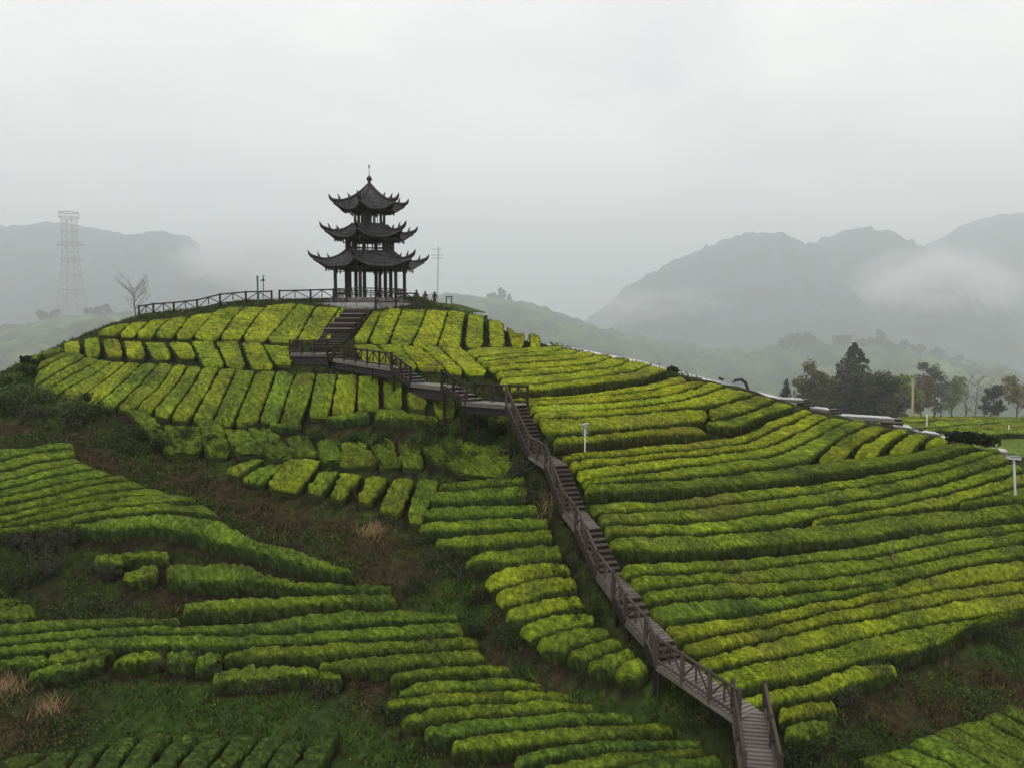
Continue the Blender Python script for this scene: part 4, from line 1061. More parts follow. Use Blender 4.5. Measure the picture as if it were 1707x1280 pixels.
# pale footpath along the crest of the ridge
RPX = [(905, 575, 67.2), (960, 583, 65.8), (1010, 593, 64.0), (1060, 602, 62.4), (1120, 619, 61.2), (1180, 634, 60.4), (1240, 650, 59.6), (1300, 664, 58.4)]
Vq, Qq = [], []
for i, (x, y, Yd) in enumerate(RPX):
    p = at(x, y, Yd)
    p.z = max(p.z, float(ground(p.x, p.y)) + 0.05)
    Vq += [(p.x, p.y, p.z), (p.x + 0.45, p.y + 1.1, p.z + 0.02), (p.x, p.y, p.z - 0.9), (p.x + 0.45, p.y + 1.1, p.z - 1.2)]
    if i:
        k = 4 * i
        Qq += [(k - 4, k, k + 1, k - 3), (k - 4, k - 2, k + 2, k), (k - 3, k + 1, k + 3, k - 1)]
o = np_obj("footpath", Vq, Qq, mat=M['ridgedeck'])
tag(o, "pale footpath along the crest of the ridge", "footpath", kind="structure")

# ------------------------------------------------------------------ fence on the summit
def fence(label, pxpts, Ys, name="summit_fence"):
    pts = [at(x, y, Y) for (x, y), Y in zip(pxpts, Ys)]
    for p in pts:
        p.z = max(float(ground(p.x, p.y)), p.z)
    e = empty(name, pts[0])
    for i in range(len(pts) - 1):
        railing(e, [pts[i], pts[i + 1]], high=0.95, mat='dark', thick=0.14, bay=2.6, posts_down=0.4)
    tag(e, label, "fence", "dark wooden fences round the summit")
fence("dark wooden fence climbing from the bare tree along the terrace edge", [(232, 528), (256, 524), (290, 522), (329, 519)], [79.5, 79.5, 79.5, 79.5])
fence("dark wooden fence rising to the lamp posts", [(329, 519), (367, 508), (410, 504), (453, 503)], [79.5, 79.5, 79.5, 79.5])
fence("dark wooden fence running level to the pavilion platform", [(466, 502), (518, 501), (556, 500)], [79.5, 79, 79])
fence("dark lattice railing across the pavilion front beside the steps", [(626, 506), (660, 506), (694, 507)], [77.3, 77.3, 77.6])
fence("dark lattice railing between the pavilion and the steps' near side", [(556, 505), (578, 507)], [78.3, 77.6])
# ------------------------------------------------------------------ the pavilion: six sides, three roofs
PROT = math.radians(-96.5)
def ring(r, z, k, rot=PROT):
    a = rot + k * math.pi / 3
    r = r * 0.94
    return Vector((PAV.x + r * math.cos(a), PAV.y + r * math.sin(a), PAV.z + z + 0.0))

pav = empty("pavilion", PAV)
tag(pav, "dark three roofed hexagonal pavilion with upswept eaves on the summit", "pavilion")

def hexprism(name, r, z0, z1, mat, parent, bevel=0.0):
    V = [tuple(ring(r, z0, k)) for k in range(6)] + [tuple(ring(r, z1 - bevel, k)) for k in range(6)] + [tuple(ring(r - bevel, z1, k)) for k in range(6)]
    Q = [(k, (k + 1) % 6, 6 + (k + 1) % 6, 6 + k) for k in range(6)] + [(6 + k, 6 + (k + 1) % 6, 12 + (k + 1) % 6, 12 + k) for k in range(6)]
    V.append((PAV.x, PAV.y, PAV.z + z1))
    T = [(12 + k, 12 + (k + 1) % 6, 18) for k in range(6)]
    return np_obj(name, V, Q, T, mat=M[mat], parent=parent)

hexprism("platform", 5.0, -1.2, 0.05, 'plinth', pav, 0.06)
hexprism("plinth", 4.3, 0.0, 0.30, 'plinth', pav, 0.05)

def roof(z_eave, r_eave, z_top, r_top, r_tip, lift, nu=18, nv=9, hollow=1.55):
    """one hipped roof with a hollow curve and corners that sweep out and up"""
    V, Q = [], []
    def pt(k, u, v):
        # k sector, u 0..1 along the eave, v 0 (top) .. 1 (eave)
        c = abs(2 * u - 1)                                  # 1 at the corners
        r = r_top + (r_eave - r_top) * v
        z = z_top + (z_eave - z_top) * (1 - (1 - v) ** hollow)
        w = v ** 2.2
        r += (r_tip - r_eave) * 0.72 * (c ** 5) * w
        z += lift * (c ** 3.2) * w
        a, b = ring(r, z, k), ring(r, z, k + 1)
        return a.lerp(b, u)
    for k in range(6):
        off = len(V)
        for j in range(nv + 1):
            for i in range(nu + 1):
                V.append(tuple(pt(k, i / nu, j / nv)))
        for j in range(nv):
            for i in range(nu):
                a = off + j * (nu + 1) + i
                Q.append((a, a + nu + 1, a + nu + 2, a + 1))
        # underside, a little lower
        off2 = len(V)
        for j in range(nv + 1):
            for i in range(nu + 1):
                p = pt(k, i / nu, j / nv); V.append((p.x, p.y, p.z - 0.24))
        for j in range(nv):
            for i in range(nu):
                a = off2 + j * (nu + 1) + i
                Q.append((a, a + 1, a + nu + 2, a + nu + 1))
        for i in range(nu):
            a, b = off + nv * (nu + 1) + i, off2 + nv * (nu + 1) + i
            Q.append((a, b, b + 1, a + 1))
    ro = np_obj("roof", V, Q, mat=M['tile'], parent=pav)
    # courses of round cover tiles
    parts = []
    for k in range(6):
        nr = int(r_eave * 6)
        for i in range(nr):
            u = (i + 0.5) / nr
            c = abs(2 * u - 1)
            v0 = 0.0
            P = [np.array(pt(k, u, v)) + (0, 0, 0.03) for v in np.linspace(v0, 1.0, 7)]
            parts.append(tube(P, [0.045] * 7, 4))
    Vt, Qt = join(parts)
    t = np_obj("tile_rib", Vt, Qt, mat=M['tile'], parent=ro)
    t["kind"] = "stuff"
    # hip ridges ending in horns
    for k in range(6):
        P = [np.array(ring(0, 0, 0))] * 0
        for v in np.linspace(0, 1, 8):
            P.append(np.array(pt(k, 0.0, v)) + (0, 0, 0.09))
        d = Vector(P[-1]) - Vector(P[-3]); hd = Vector((d.x, d.y, 0)).normalized()
        tip = Vector(P[-1])
        for t_, up in ((0.12, 0.07), (0.26, 0.2), (0.36, 0.38), (0.42, 0.58)):
            P.append(np.array(tip + hd * t_ * (r_tip - r_eave) * 1.0 + Vector((0, 0, up))))
        R = [0.11] * 6 + [0.15, 0.19, 0.18, 0.15, 0.10, 0.02]
        Vr, Qr = tube(P, R, 6)
        np_obj("hip_ridge", Vr, Qr, mat=M['ridge'], parent=ro)
        # two small upright horns along the ridge
        for v, hh in ((0.58, 0.5), (0.84, 0.66)):
            b = Vector(pt(k, 0.0, v)) + Vector((0, 0, 0.08))
            Pn = [b, b + hd * 0.05 + Vector((0, 0, hh * 0.45)), b + hd * 0.2 + Vector((0, 0, hh))]
            Vn, Qn = tube([np.array(p) for p in Pn], [0.14, 0.10, 0.015], 5)
            np_obj("ridge_horn", Vn, Qn, mat=M['ridge'], parent=ro)
    return ro

def storey(r, z0, z1, name_col, thick, eave_r, fringe):
    for k in range(6):
        bar(name_col, ring(r, z0, k), ring(r, z1, k), thick, thick, 'dark', pav, True)
        a, b = ring(r, z1 - 0.12, k), ring(r, z1 - 0.12, k + 1)
        bar("beam", a, b, 0.16, 0.26, 'dark', pav)
        # arms that carry the eaves, hanging posts and the fringe between them
        o = ring(eave_r, z1 + 0.02, k)
        bar("eave_arm", ring(r * 0.6, z1 + 0.02, k), o, 0.14, 0.2, 'dark', pav)
        bar("hanging_post", o + Vector((0, 0, 0.25)), o - Vector((0, 0, fringe)), 0.15, 0.15, 'dark', pav, True)
        o2 = ring(eave_r, z1 + 0.02, k + 1)
        bar("eave_beam", o + Vector((0, 0, 0.16)), o2 + Vector((0, 0, 0.16)), 0.12, 0.14, 'dark', pav)
        bar("fringe_rail", o - Vector((0, 0, fringe * 0.55)), o2 - Vector((0, 0, fringe * 0.55)), 0.07, 0.07, 'dark', pav)
        nd = 5
        for q in range(1, nd):
            p = o.lerp(o2, q / nd)
            bar("fringe_drop", p + Vector((0, 0, 0.1)), p - Vector((0, 0, fringe * (0.95 if q in (1, nd - 1) else 0.55))), 0.09, 0.09, 'dark', pav)

storey(3.62, 0.2, 3.30, "column", 0.34, 4.55, 0.5)
for k in range(6):
    bar("inner_column", ring(2.15, 0.2, k), ring(2.15, 5.9, k), 0.36, 0.36, 'dark', pav, True)
roof(3.35, 5.05, 4.75, 2.55, 6.15, 0.72)
storey(2.45, 4.6, 6.05, "upper_column", 0.22, 3.6, 0.42)
for k in range(6):
    a, b = ring(2.45, 0, k), ring(2.45, 0, k + 1)
    for zz in (4.95, 5.35):
        bar("window_rail", a + Vector((0, 0, zz)), b + Vector((0, 0, zz)), 0.07, 0.09, 'dark', pav)
    for q in (0.2, 0.4, 0.6, 0.8):
        p = a.lerp(b, q)
        bar("window_bar", p + Vector((0, 0, 4.65)), p + Vector((0, 0, 5.95)), 0.06, 0.06, 'dark', pav)
roof(6.1, 3.95, 7.35, 1.75, 4.95, 0.68)
storey(1.55, 7.2, 8.75, "top_column", 0.20, 2.55, 0.4)
for k in range(6):
    a, b = ring(1.55, 0, k), ring(1.55, 0, k + 1)
    for q in (0.33, 0.66):
        p = a.lerp(b, q)
        bar("window_bar", p + Vector((0, 0, 7.2)), p + Vector((0, 0, 8.6)), 0.06, 0.06, 'dark', pav)
    if k in (0, 5):
        m0, m1 = (a, a.lerp(b, 0.42)) if k == 0 else (a.lerp(b, 0.58), b)
        bar("door_panel", m0 + Vector((0, 0, 7.95)), m1 + Vector((0, 0, 7.95)), 0.05, 1.4, 'dark', pav)
roof(8.75, 3.05, 11.1, 0.18, 4.0, 0.66, hollow=1.28)
# finial: a lathe-turned gourd and a thin mast with a ball
prof = [(0.0, 11.15), (0.26, 11.2), (0.16, 11.35), (0.12, 11.45), (0.25, 11.6), (0.27, 11.75), (0.18, 11.92), (0.06, 12.02), (0.03, 12.2), (0.022, 12.75), (0.03, 12.78), (0.08, 12.85), (0.09, 12.92), (0.05, 13.0), (0.012, 13.06), (0.0, 13.3)]
n = 10
Vf = [(PAV.x + r_ * math.cos(2 * math.pi * i / n), PAV.y + r_ * math.sin(2 * math.pi * i / n), PAV.z + z_) for r_, z_ in prof for i in range(n)]
Qf = [(j * n + i, j * n + (i + 1) % n, (j + 1) * n + (i + 1) % n, (j + 1) * n + i) for j in range(len(prof) - 1) for i in range(n)]
np_obj("finial", Vf, Qf, mat=M['ridge'], smooth=True, parent=pav)
# bench with leaning lattice rail round the ground floor, open at the steps
for k in range(6):
    a, b = ring(3.62, 0.3, k), ring(3.62, 0.3, k + 1)
    bar("bench_seat", a.lerp(b, 0.04) + Vector((0, 0, 0.42)), b.lerp(a, 0.04) + Vector((0, 0, 0.42)), 0.36, 0.07, 'dark', pav)
    bar("bench_rail", ring(3.85, 1.15, k), ring(3.85, 1.15, k + 1), 0.09, 0.09, 'dark', pav)
    for q in range(1, 10):
        p0, p1 = a.lerp(b, q / 10), ring(3.85, 1.15, k).lerp(ring(3.85, 1.15, k + 1), q / 10)
        bar("bench_baluster", p0 + Vector((0, 0, 0.42)), p1, 0.05, 0.05, 'dark', pav)
        if q % 2:
            bar("bench_leg", p0, p0 + Vector((0, 0, 0.42)), 0.06, 0.06, 'dark', pav)

# paved apron in front of the pavilion
Vp, Qp = [], []
nseg = 24
c0 = PAV + Vector((0, -0.9, 0))
for i in range(nseg):
    a = 2 * math.pi * i / nseg
    x, y = c0.x + 5.4 * math.cos(a), c0.y + 3.8 * math.sin(a)
    Vp += [(x, y, PAV.z - 0.22), (x, y, float(ground(x, y)) - 0.6)]
Vp.append((c0.x, c0.y, PAV.z - 0.22))
Qp = [(2 * i, 2 * i + 1, 2 * ((i + 1) % nseg) + 1, 2 * ((i + 1) % nseg)) for i in range(nseg)]
Tp = [(2 * i, 2 * ((i + 1) % nseg), len(Vp) - 1) for i in range(nseg)]
o = np_obj("paved_apron", Vp, Qp, Tp, mat=M['stone'])
tag(o, "pale paved apron round the foot of the pavilion", "pavement", kind="structure")

# ------------------------------------------------------------------ posts, lamps and small things
def on(px, py, h=0.0):
    c = cast(np.array([px]), np.array([py]), h)[0]
    return Vector((c[0], c[1], float(ground(c[0], c[1]))))

p = at(430, 504, 79.3); e = empty("fence_pole", p); bar("pole", p - Vector((0, 0, .3)), p + Vector((0, 0, 2.35)), 0.16, 0.16, 'green', e, True); bar("pole_cap", p + Vector((0, 0, 2.35)), p + Vector((0, 0, 2.45)), 0.2, 0.2, 'green', e, True)
tag(e, "plain dark green pole standing in the summit fence", "pole")
p = at(438, 504, 79.3); e = empty("lamp_post", p)
bar("pole", p - Vector((0, 0, .3)), p + Vector((0.12, 0, 2.4)), 0.08, 0.08, 'dark', e, True)
bar("arm", p + Vector((0.12, 0, 2.05)), p + Vector((-0.25, 0, 1.95)), 0.06, 0.06, 'dark', e, True)
bar("lamp_head", p + Vector((0.0, 0, 2.0)), p + Vector((0.16, 0, 2.12)), 0.2, 0.28, 'dark', e, True)
bar("cross_arm", p + Vector((0.06, 0, 2.35)), p + Vector((0.2, 0, 2.5)), 0.1, 0.08, 'dark', e, True)
tag(e, "thin lamp post with a small bracket lamp behind the fence", "lamp post")

def insect_lamp(label, px, ytop, ybot):
    b = on(px, ybot, 0.45); Y = b.y
    top = at(px, ytop, Y)
    e = empty("insect_lamp", b)
    bar("post", b - Vector((0, 0, .2)), Vector((b.x, b.y, top.z - 0.35)), 0.06, 0.06, 'white', e, True)
    bar("lamp_body", Vector((b.x, b.y, top.z - 0.62)), Vector((b.x, b.y, top.z - 0.22)), 0.12, 0.12, 'white', e, True)
    bar("hood", Vector((b.x, b.y, top.z - 0.2)), Vector((b.x, b.y, top.z - 0.08)), 0.24, 0.24, 'grey', e, True)
    bar("solar_panel", Vector((b.x - 0.16, b.y, top.z - 0.05)), Vector((b.x + 0.16, b.y + 0.05, top.z + 0.02)), 0.3, 0.03, 'grey', e)
    for s in (-0.12, 0.12):
        bar("baffle", Vector((b.x + s, b.y, top.z - 0.55)), Vector((b.x + s, b.y, top.z - 0.2)), 0.02, 0.1, 'grey', e)
    tag(e, label, "insect lamp", "white insect lamps")
insect_lamp("white insect lamp on a thin post among rows right of the stairs", 975, 706, 752)
b = on(1694, 836, 0.3); e = empty("tall_lamp", b); top = at(1690, 764, b.y)
bar("post", b - Vector((0, 0, .2)), top, 0.13, 0.13, 'white', e, True)
bar("lamp_head", top + Vector((-0.34, 0, 0.05)), top + Vector((0.3, 0, 0.0)), 0.34, 0.11, 'white', e)
bar("solar_panel", top + Vector((-0.3, 0, 0.14)), top + Vector((0.32, 0, 0.10)), 0.42, 0.04, 'grey', e)
tag(e, "tall white solar lamp post with flat head at the frame's edge", "lamp post")
b = on(1488, 948, 0.3); e = empty("marker_stake", b); top = at(1489, 902, b.y)
bar("stake", b - Vector((0, 0, .2)), top, 0.065, 0.065, 'palebark', e, True); bar("stake_cap", top, top + Vector((0, 0, 0.05)), 0.085, 0.085, 'palebark', e, True)
tag(e, "thin grey stake standing between rows of the lower field", "stake")

# dark arched pipe and pale barrow like frame on the ridge
a0 = at(1226, 634, 60.5); a1 = at(1236, 632.5, 60.5); a2 = at(1243, 638, 60.5); a3 = at(1246.5, 648, 60.5)
e = empty("arched_pipe", a3)
V, Q = tube([np.array(x) for x in (at(1222, 637, 60.5), a0, a1, a2, a3, at(1247, 656, 60.5))], [0.07, 0.10, 0.12, 0.12, 0.11, 0.10], 8)
np_obj("pipe", V, Q, mat=M['dark'], smooth=True, parent=e)
for (x0, y0, x1, y1) in ((1200, 632, 1206, 640), (1206, 640, 1222, 637), (1206, 640, 1206, 650), (1222, 637, 1226, 648)):
    bar("frame_bar", at(x0, y0, 60.5), at(x1, y1, 60.5), 0.07, 0.07, 'steel', e, True)
bar("grip", at(1198, 630, 60.5), at(1206, 633, 60.5), 0.16, 0.16, 'dark', e, True)
tag(e, "dark arched pipe on a pale metal frame on the ridge", "pipe frame")

# green booth-like frame right of the pavilion
b = at(748.5, 511, 80.0); e = empty("green_frame", b)
for s in (-0.25, 0.25):
    bar("post", b + Vector((s, 0, -0.3)), b + Vector((s, 0, 0.85)), 0.1, 0.16, 'green', e)
bar("top_bar", b + Vector((-0.33, 0, 0.9)), b + Vector((0.33, 0, 0.9)), 0.2, 0.12, 'green', e)
bar("panel", b + Vector((0, 0.06, 0.25)), b + Vector((0, 0.06, 0.75)), 0.34, 0.03, 'white', e)
tag(e, "small green framed sign board on the knoll beside the pavilion", "sign")

# low grassy knoll beside the pavilion
kc = at(716, 508, 82.0)
V, Q = [], []
for j in range(9):
    for i in range(25):
        u, v = i / 24 * 2 - 1, j / 8 * 2 - 1
        z = 0.95 * max(0, 1 - abs(u) ** 1.8) * max(0, 1 - v * v)
        V.append((kc.x + 4.6 * u + 0.8, kc.y + 2.2 * v, kc.z - 0.75 + z + random.uniform(-0.03, 0.03)))
for j in range(8):
    for i in range(24):
        a = j * 25 + i; Q.append((a, a + 1, a + 26, a + 25))
o = np_obj("knoll", V, Q, colour=np.tile((0.06, 0.085, 0.028), (len(V), 1)), mat=M['soil'], smooth=True)
tag(o, "low grassy knoll beside the pavilion", "knoll", kind="structure")

# visitors beside the pavilion
def person(label, foot, height, coat, facing=0.0, lean=0.0, arm=0.5, seed=1):
    f = Vector(foot)
    e = bpy.data.meshes.new("person")
    s = height / 1.7
    J = {'pel': (0, 0, 0.92), 'wst': (0, 0.01, 1.08), 'chs': (0, 0.02 + lean * .5, 1.30), 'nck': (0, 0.02 + lean, 1.47), 'hed': (0, 0.03 + lean, 1.58), 'crn': (0, 0.02 + lean, 1.69),
         'shl': (0.17, 0.02 + lean, 1.41), 'ell': (0.24, 0.06 + lean, 1.16), 'wrl': (0.22, 0.12 + arm * .4, 0.95 + arm * .12), 'hnl': (0.20, 0.17 + arm * .4, 0.90 + arm * .14),
         'shr': (-0.17, 0.02 + lean, 1.41), 'elr': (-0.25, 0.03 + lean, 1.15), 'wrr': (-0.24, 0.10, 0.93), 'hnr': (-0.235, 0.13, 0.86),
         'hpl': (0.09, 0, 0.88), 'knl': (0.10, 0.03, 0.48), 'anl': (0.11, -0.02, 0.08), 'tol': (0.12, 0.14, 0.03), 'hpr': (-0.09, 0, 0.88), 'knr': (-0.10, 0.02, 0.48), 'anr': (-0.11, -0.03, 0.08), 'tor': (-0.12, 0.13, 0.03)}
    R = {'pel': .14, 'wst': .13, 'chs': .16, 'nck': .055, 'hed': .095, 'crn': .075, 'shl': .075, 'ell': .05, 'wrl': .04, 'hnl': .035, 'shr': .075, 'elr': .05, 'wrr': .04, 'hnr': .035, 'hpl': .1, 'knl': .07, 'anl': .05, 'tol': .04, 'hpr': .1, 'knr': .07, 'anr': .05, 'tor': .04}
    E = [('pel', 'wst'), ('wst', 'chs'), ('chs', 'nck'), ('nck', 'hed'), ('hed', 'crn'), ('chs', 'shl'), ('shl', 'ell'), ('ell', 'wrl'), ('wrl', 'hnl'), ('chs', 'shr'), ('shr', 'elr'), ('elr', 'wrr'), ('wrr', 'hnr'), ('pel', 'hpl'), ('hpl', 'knl'), ('knl', 'anl'), ('anl', 'tol'), ('pel', 'hpr'), ('hpr', 'knr'), ('knr', 'anr'), ('anr', 'tor')]
    keys = list(J)
    e.from_pydata([Vector(J[k]) * s for k in keys], [(keys.index(a), keys.index(b)) for a, b in E], [])
    e.materials.append(M[coat])
    o = bpy.data.objects.new("person", e); o.location = f; o.rotation_euler = (0, 0, facing)
    col.objects.link(o)
    md = o.modifiers.new("skin", 'SKIN'); md.use_smooth_shade = True
    for i, k in enumerate(keys):
        e.skin_vertices[0].data[i].radius = (R[k] * s, R[k] * s)
        e.skin_vertices[0].data[i].use_root = (k == 'pel')
    o.modifiers.new("sub", 'SUBSURF').levels = 1; o.modifiers["sub"].render_levels = 1
    # hair as a cap over the head
    hv, hq = tube([np.array(Vector((0, 0.0 + lean, 1.53)) * s), np.array(Vector((0, -0.01 + lean, 1.62)) * s), np.array(Vector((0, 0.0 + lean, 1.71)) * s), np.array(Vector((0, 0.01 + lean, 1.75)) * s)], [0.09 * s, 0.118 * s, 0.09 * s, 0.02 * s], 8)
    h = bpy.data.objects.new("hair", np_mesh("hair", hv, hq, mat=M['hair'], smooth=True)); col.objects.link(h); h.parent = o
    tag(o, label, "person", "visitors beside the pavilion")
    return o
person("person in dark clothes standing right beside the pavilion railing", at(694.5, 502.5, 79.2) - Vector((0, 0, 0.6)), 1.62, 'navy', math.pi * 0.9, 0.02, 0.6, 1)
person("person in a maroon jacket behind the knoll", at(709, 503, 84.5) - Vector((0, 0, 0.6)), 1.6, 'maroon', math.pi, 0.05, 0.2, 2)
person("person in a dark jacket nearest the green sign behind the knoll", at(724.5, 503, 84.5) - Vector((0, 0, 0.6)), 1.55, 'navy', math.pi * 1.1, 0.05, 0.3, 3)

# clipped dark bush on the ridge
def bush_row(label, pts, Yd, h, w, colour, seed):
    rr = np.random.default_rng(seed)
    P = np.array([at(x, y, Yd) for x, y in pts]); n = 900
    t = rr.uniform(0, len(P) - 1.001, n); i = t.astype(int); f = (t - i)[:, None]
    c = P[i] * (1 - f) + P[i + 1] * f
    d = rr.normal(size=(n, 3)); d /= np.linalg.norm(d, axis=1)[:, None]
    c = c + d * np.array((w, w, h)) * rr.uniform(0.5, 1, (n, 1))
    V, Q, C = cards(c, 0.3, np.array(colour) * np.ones((n, 3)), rr)
    o = np_obj("ridge_bush", V, Q, colour=C, mat=M['leaf'])
    tag(o, label, "bush", "dark bushes on the ridge")
bush_row("long dark clipped bush where the ridge walkway ends", [(1585, 727), (1620, 730), (1655, 736)], 50.5, 0.38, 0.5, (0.018, 0.022, 0.014), 3)
bush_row("dark round bush at the end of the ridge field's dark terrace edge", [(1118, 618), (1124, 619)], 60.5, 0.28, 0.3, (0.018, 0.024, 0.014), 4)
bush_row("black bush at the far corner of the third terrace", [(40, 600), (58, 603), (70, 606)], 68.5, 0.35, 0.5, (0.015, 0.02, 0.012), 5)

# ------------------------------------------------------------------ trees behind the ridge
tree("bare_tree", "bare branching tree at the end of the summit fence", at(226, 532, 81), 3.3, 2.0, (0, 0, 0), 61, bare=True, bark='palebark', nb=26, thick=0.06)
GB = "trees behind the ridge"
tree("conifer", "tall dark conifer rising behind the ridge walkway", at(1421, 712, 150), 15.0, 8.2, (0.022, 0.031, 0.018), 71, group=GB, conifer=True, leaf=0.8, density=1.5)
tree("round_tree", "olive round tree huddled against the tall conifer's near side", at(1372, 705, 148), 8.6, 4.4, (0.075, 0.080, 0.030), 72, group=GB, leaf=0.5, density=2.2, nb=24)
tree("round_tree", "dark broad tree huddled on the tall conifer's other side", at(1458, 712, 146), 7.6, 5.4, (0.052, 0.056, 0.040), 73, group=GB, leaf=0.5, density=2.4, nb=26)
tree("blossom_tree", "small pinkish tree at the edge of the conifer group", at(1352, 690, 152), 5.0, 2.0, (0.24, 0.17, 0.12), 74, group=GB, leaf=0.4, density=0.8)
tree("round_tree", "brownish low tree between the conifer and the straw coloured pole", at(1492, 716, 144), 4.6, 2.8, (0.10, 0.09, 0.06), 75, group=GB, leaf=0.45, density=1.4)
tree("light_tree", "fresh green tree beside the straw coloured pole", at(1508, 705, 150), 8.2, 3.0, (0.17, 0.22, 0.045), 76, group=GB, leaf=0.45, density=1.4)
tree("light_tree", "rusty brown tree just past the straw coloured pole", at(1535, 705, 152), 7.2, 3.0, (0.15, 0.11, 0.065), 77, group=GB, leaf=0.4, density=1.2)
tree("round_tree", "dark crowned tree behind the rusty brown one", at(1558, 705, 158), 9.5, 3.8, (0.055, 0.07, 0.045), 78, group=GB, leaf=0.5, density=1.3)
tree("light_tree", "pale green thin tree before the leafless trees", at(1585, 702, 156), 7.0, 3.2, (0.15, 0.18, 0.075), 79, group=GB, leaf=0.35, density=0.8)
for i, (px, h, Yd) in enumerate(((1608, 8.5, 160), (1626, 9.2, 162), (1640, 7.0, 158), (1662, 7.8, 165), (1570, 6.5, 155))):
    tree("leafless_tree", ["leafless tree nearest the pale green one", "tallest leafless tree on the green mound", "short leafless tree with dark lower twigs", "leafless tree farthest along the mound", "leafless tree among the leafy ones"][i], at(px, 704, Yd), h, 3.0, (0, 0, 0), 80 + i, group=GB, bare=True, nb=22, thick=0.11)
tree("round_tree", "dark shrubby tree at the foot of the leafless trees", at(1650, 704, 150), 6.5, 1.8, (0.03, 0.038, 0.022), 90, group=GB, leaf=0.4, density=1.2, nb=16)
tree("light_tree", "yellowish tree cut by the frame's edge", at(1695, 706, 150), 7.5, 3.2, (0.17, 0.16, 0.065), 91, group=GB, leaf=0.4, density=0.9)
tree("conifer", "small dark conifer above the ridge walkway's upper deck", at(1310, 668, 140), 3.6, 1.1, (0.024, 0.036, 0.024), 92, group=GB, conifer=True, leaf=0.35)
p0 = at(1521, 700, 130); e = empty("utility_pole", p0); bar("pole", p0 - Vector((0, 0, 1)), at(1522, 635, 130), 0.34, 0.34, 'pole', e, True); bar("pole_top", at(1522, 635, 130), at(1522, 633, 130), 0.26, 0.26, 'pole', e, True)
tag(e, "straw coloured pole in front of the fresh green tree", "pole")
for px, y0, y1, lb in ((1545, 704, 690, "low white marker post at the mound's near edge"), (1682, 728, 709, "white marker post on the green mound by the frame's edge")):
    b = at(px, y0, 105); e = empty("marker_post", b); bar("post", b - Vector((0, 0, .5)), at(px, y1, 105), 0.16, 0.16, 'white', e, True); bar("post_cap", at(px, y1, 105), at(px, y1 - 1, 105), 0.2, 0.2, 'white', e, True)
    tag(e, lb, "post", "white marker posts")
# tea rows on the mound beyond the ridge
for i in range(11):
    Yr = 126 - 4.3 * i
    xs_ = np.linspace(0.475 * Yr + 2.0 * max(0, i - 7), 0.66 * Yr, 9)
    ya = Yr + 1.2 * np.sin(xs_ * 0.11 + 0.4) - 0.06 * (xs_ - xs_[0])
    hedge(f"{ORD[i]} far tea row down from the trees on the green mound", np.stack([xs_, ya], 1), np.stack([xs_, ya + 3.9], 1), 0.62, "far tea rows on the mound", world_pts=True, inset=0.12)

# ------------------------------------------------------------------ far hills
def far_hill(name, label, sil, Y0, front, back, base, colour, seed, bumps=2.0, xs=150, ys=44, second=None):
    """a rounded hill whose crest passes through surveyed points"""
    sil = np.array(sil, float)
    px = np.linspace(sil[0, 0], sil[-1, 0], xs)
    py = np.interp(px, sil[:, 0], sil[:, 1])
    k = np.array([1, 2, 3, 4, 3, 2, 1]) / 16.0
    py = np.convolve(np.pad(py, 3, mode='edge'), k, 'valid')
    a, b = ray(px, py)
    t = np.linspace(-1, 1, ys)
    Y = np.where(t < 0, Y0 + t * front, Y0 + t * back)
    crest = b * Y0
    fall = np.where(t < 0, 1 - np.abs(t) ** 1.5, 1 - np.abs(t) ** 1.6)
    X = np.broadcast_to((a * Y0)[None, :], (ys, xs)) + 0 * Y[:, None]
    Z = base + (crest[None, :] - base) * fall[:, None]
    P = np.stack([X, np.broadcast_to(Y[:, None], (ys, xs)), Z], -1)
    wA, wB, wC = Waves(Y0 * 0.16, 8, seed), Waves(Y0 * 0.05, 8, seed + 1), Waves(Y0 * 0.012, 8, seed + 2)
    edge = (np.abs(t) > 0.04)[:, None] * np.clip(np.abs(t) * 4, 0, 1)[:, None]
    P[..., 2] += edge * np.clip(fall, 0, 1)[:, None] * (0.012 * Y0 * wA(P) * np.abs(t)[:, None] + 0.004 * Y0 * wB(P)) + bumps * 0.5 * wC(P) * np.clip(fall * 3, 0, 1)[:, None]
    P[..., 2] += np.random.default_rng(seed).normal(0, bumps * 0.22, P.shape[:2])
    c = np.array(colour) * np.clip(1 + 0.3 * wB(P) + 0.2 * wC(P), 0.4, 1.8)[..., None]
    if second is not None:
        m = np.clip(0.8 * wA(P) + 0.5 * wB(P), 0, 1)[..., None]
        c = c * (1 - m) + np.array(second) * m
    idx = np.arange(ys * xs).reshape(ys, xs)
    Q = np.stack([idx[:-1, :-1], idx[:-1, 1:], idx[1:, 1:], idx[1:, :-1]], -1).reshape(-1, 4)
    o = np_obj(name, P.reshape(-1, 3), Q, colour=c.reshape(-1, 3), mat=M['far'], smooth=True)
    tag(o, label, "hill", kind="structure")
    return P
HAZY_WOOD = (0.03, 0.044, 0.056)  # woodland colour with the blue of the haze mixed in
far_hill("hill", "misty grassy slope under the lattice pylon", [(-500, 600), (-200, 575), (0, 549), (60, 541), (130, 530), (200, 522), (280, 522), (360, 545), (470, 590), (620, 660)], 330, 120, 150, -34, (0.075, 0.10, 0.05), 201, 1.2, second=(0.10, 0.12, 0.06))
far_hill("hill", "long misty hillside falling away behind the ridge", [(420, 560), (560, 520), (680, 500), (750, 490), (800, 496), (850, 500), (890, 508), (950, 530), (1010, 552), (1080, 565), (1180, 578), (1280, 585), (1380, 596), (1480, 615), (1600, 650), (1760, 700)], 430, 230, 160, -34, (0.06, 0.085, 0.045), 211, 1.4, second=(0.10, 0.13, 0.055))
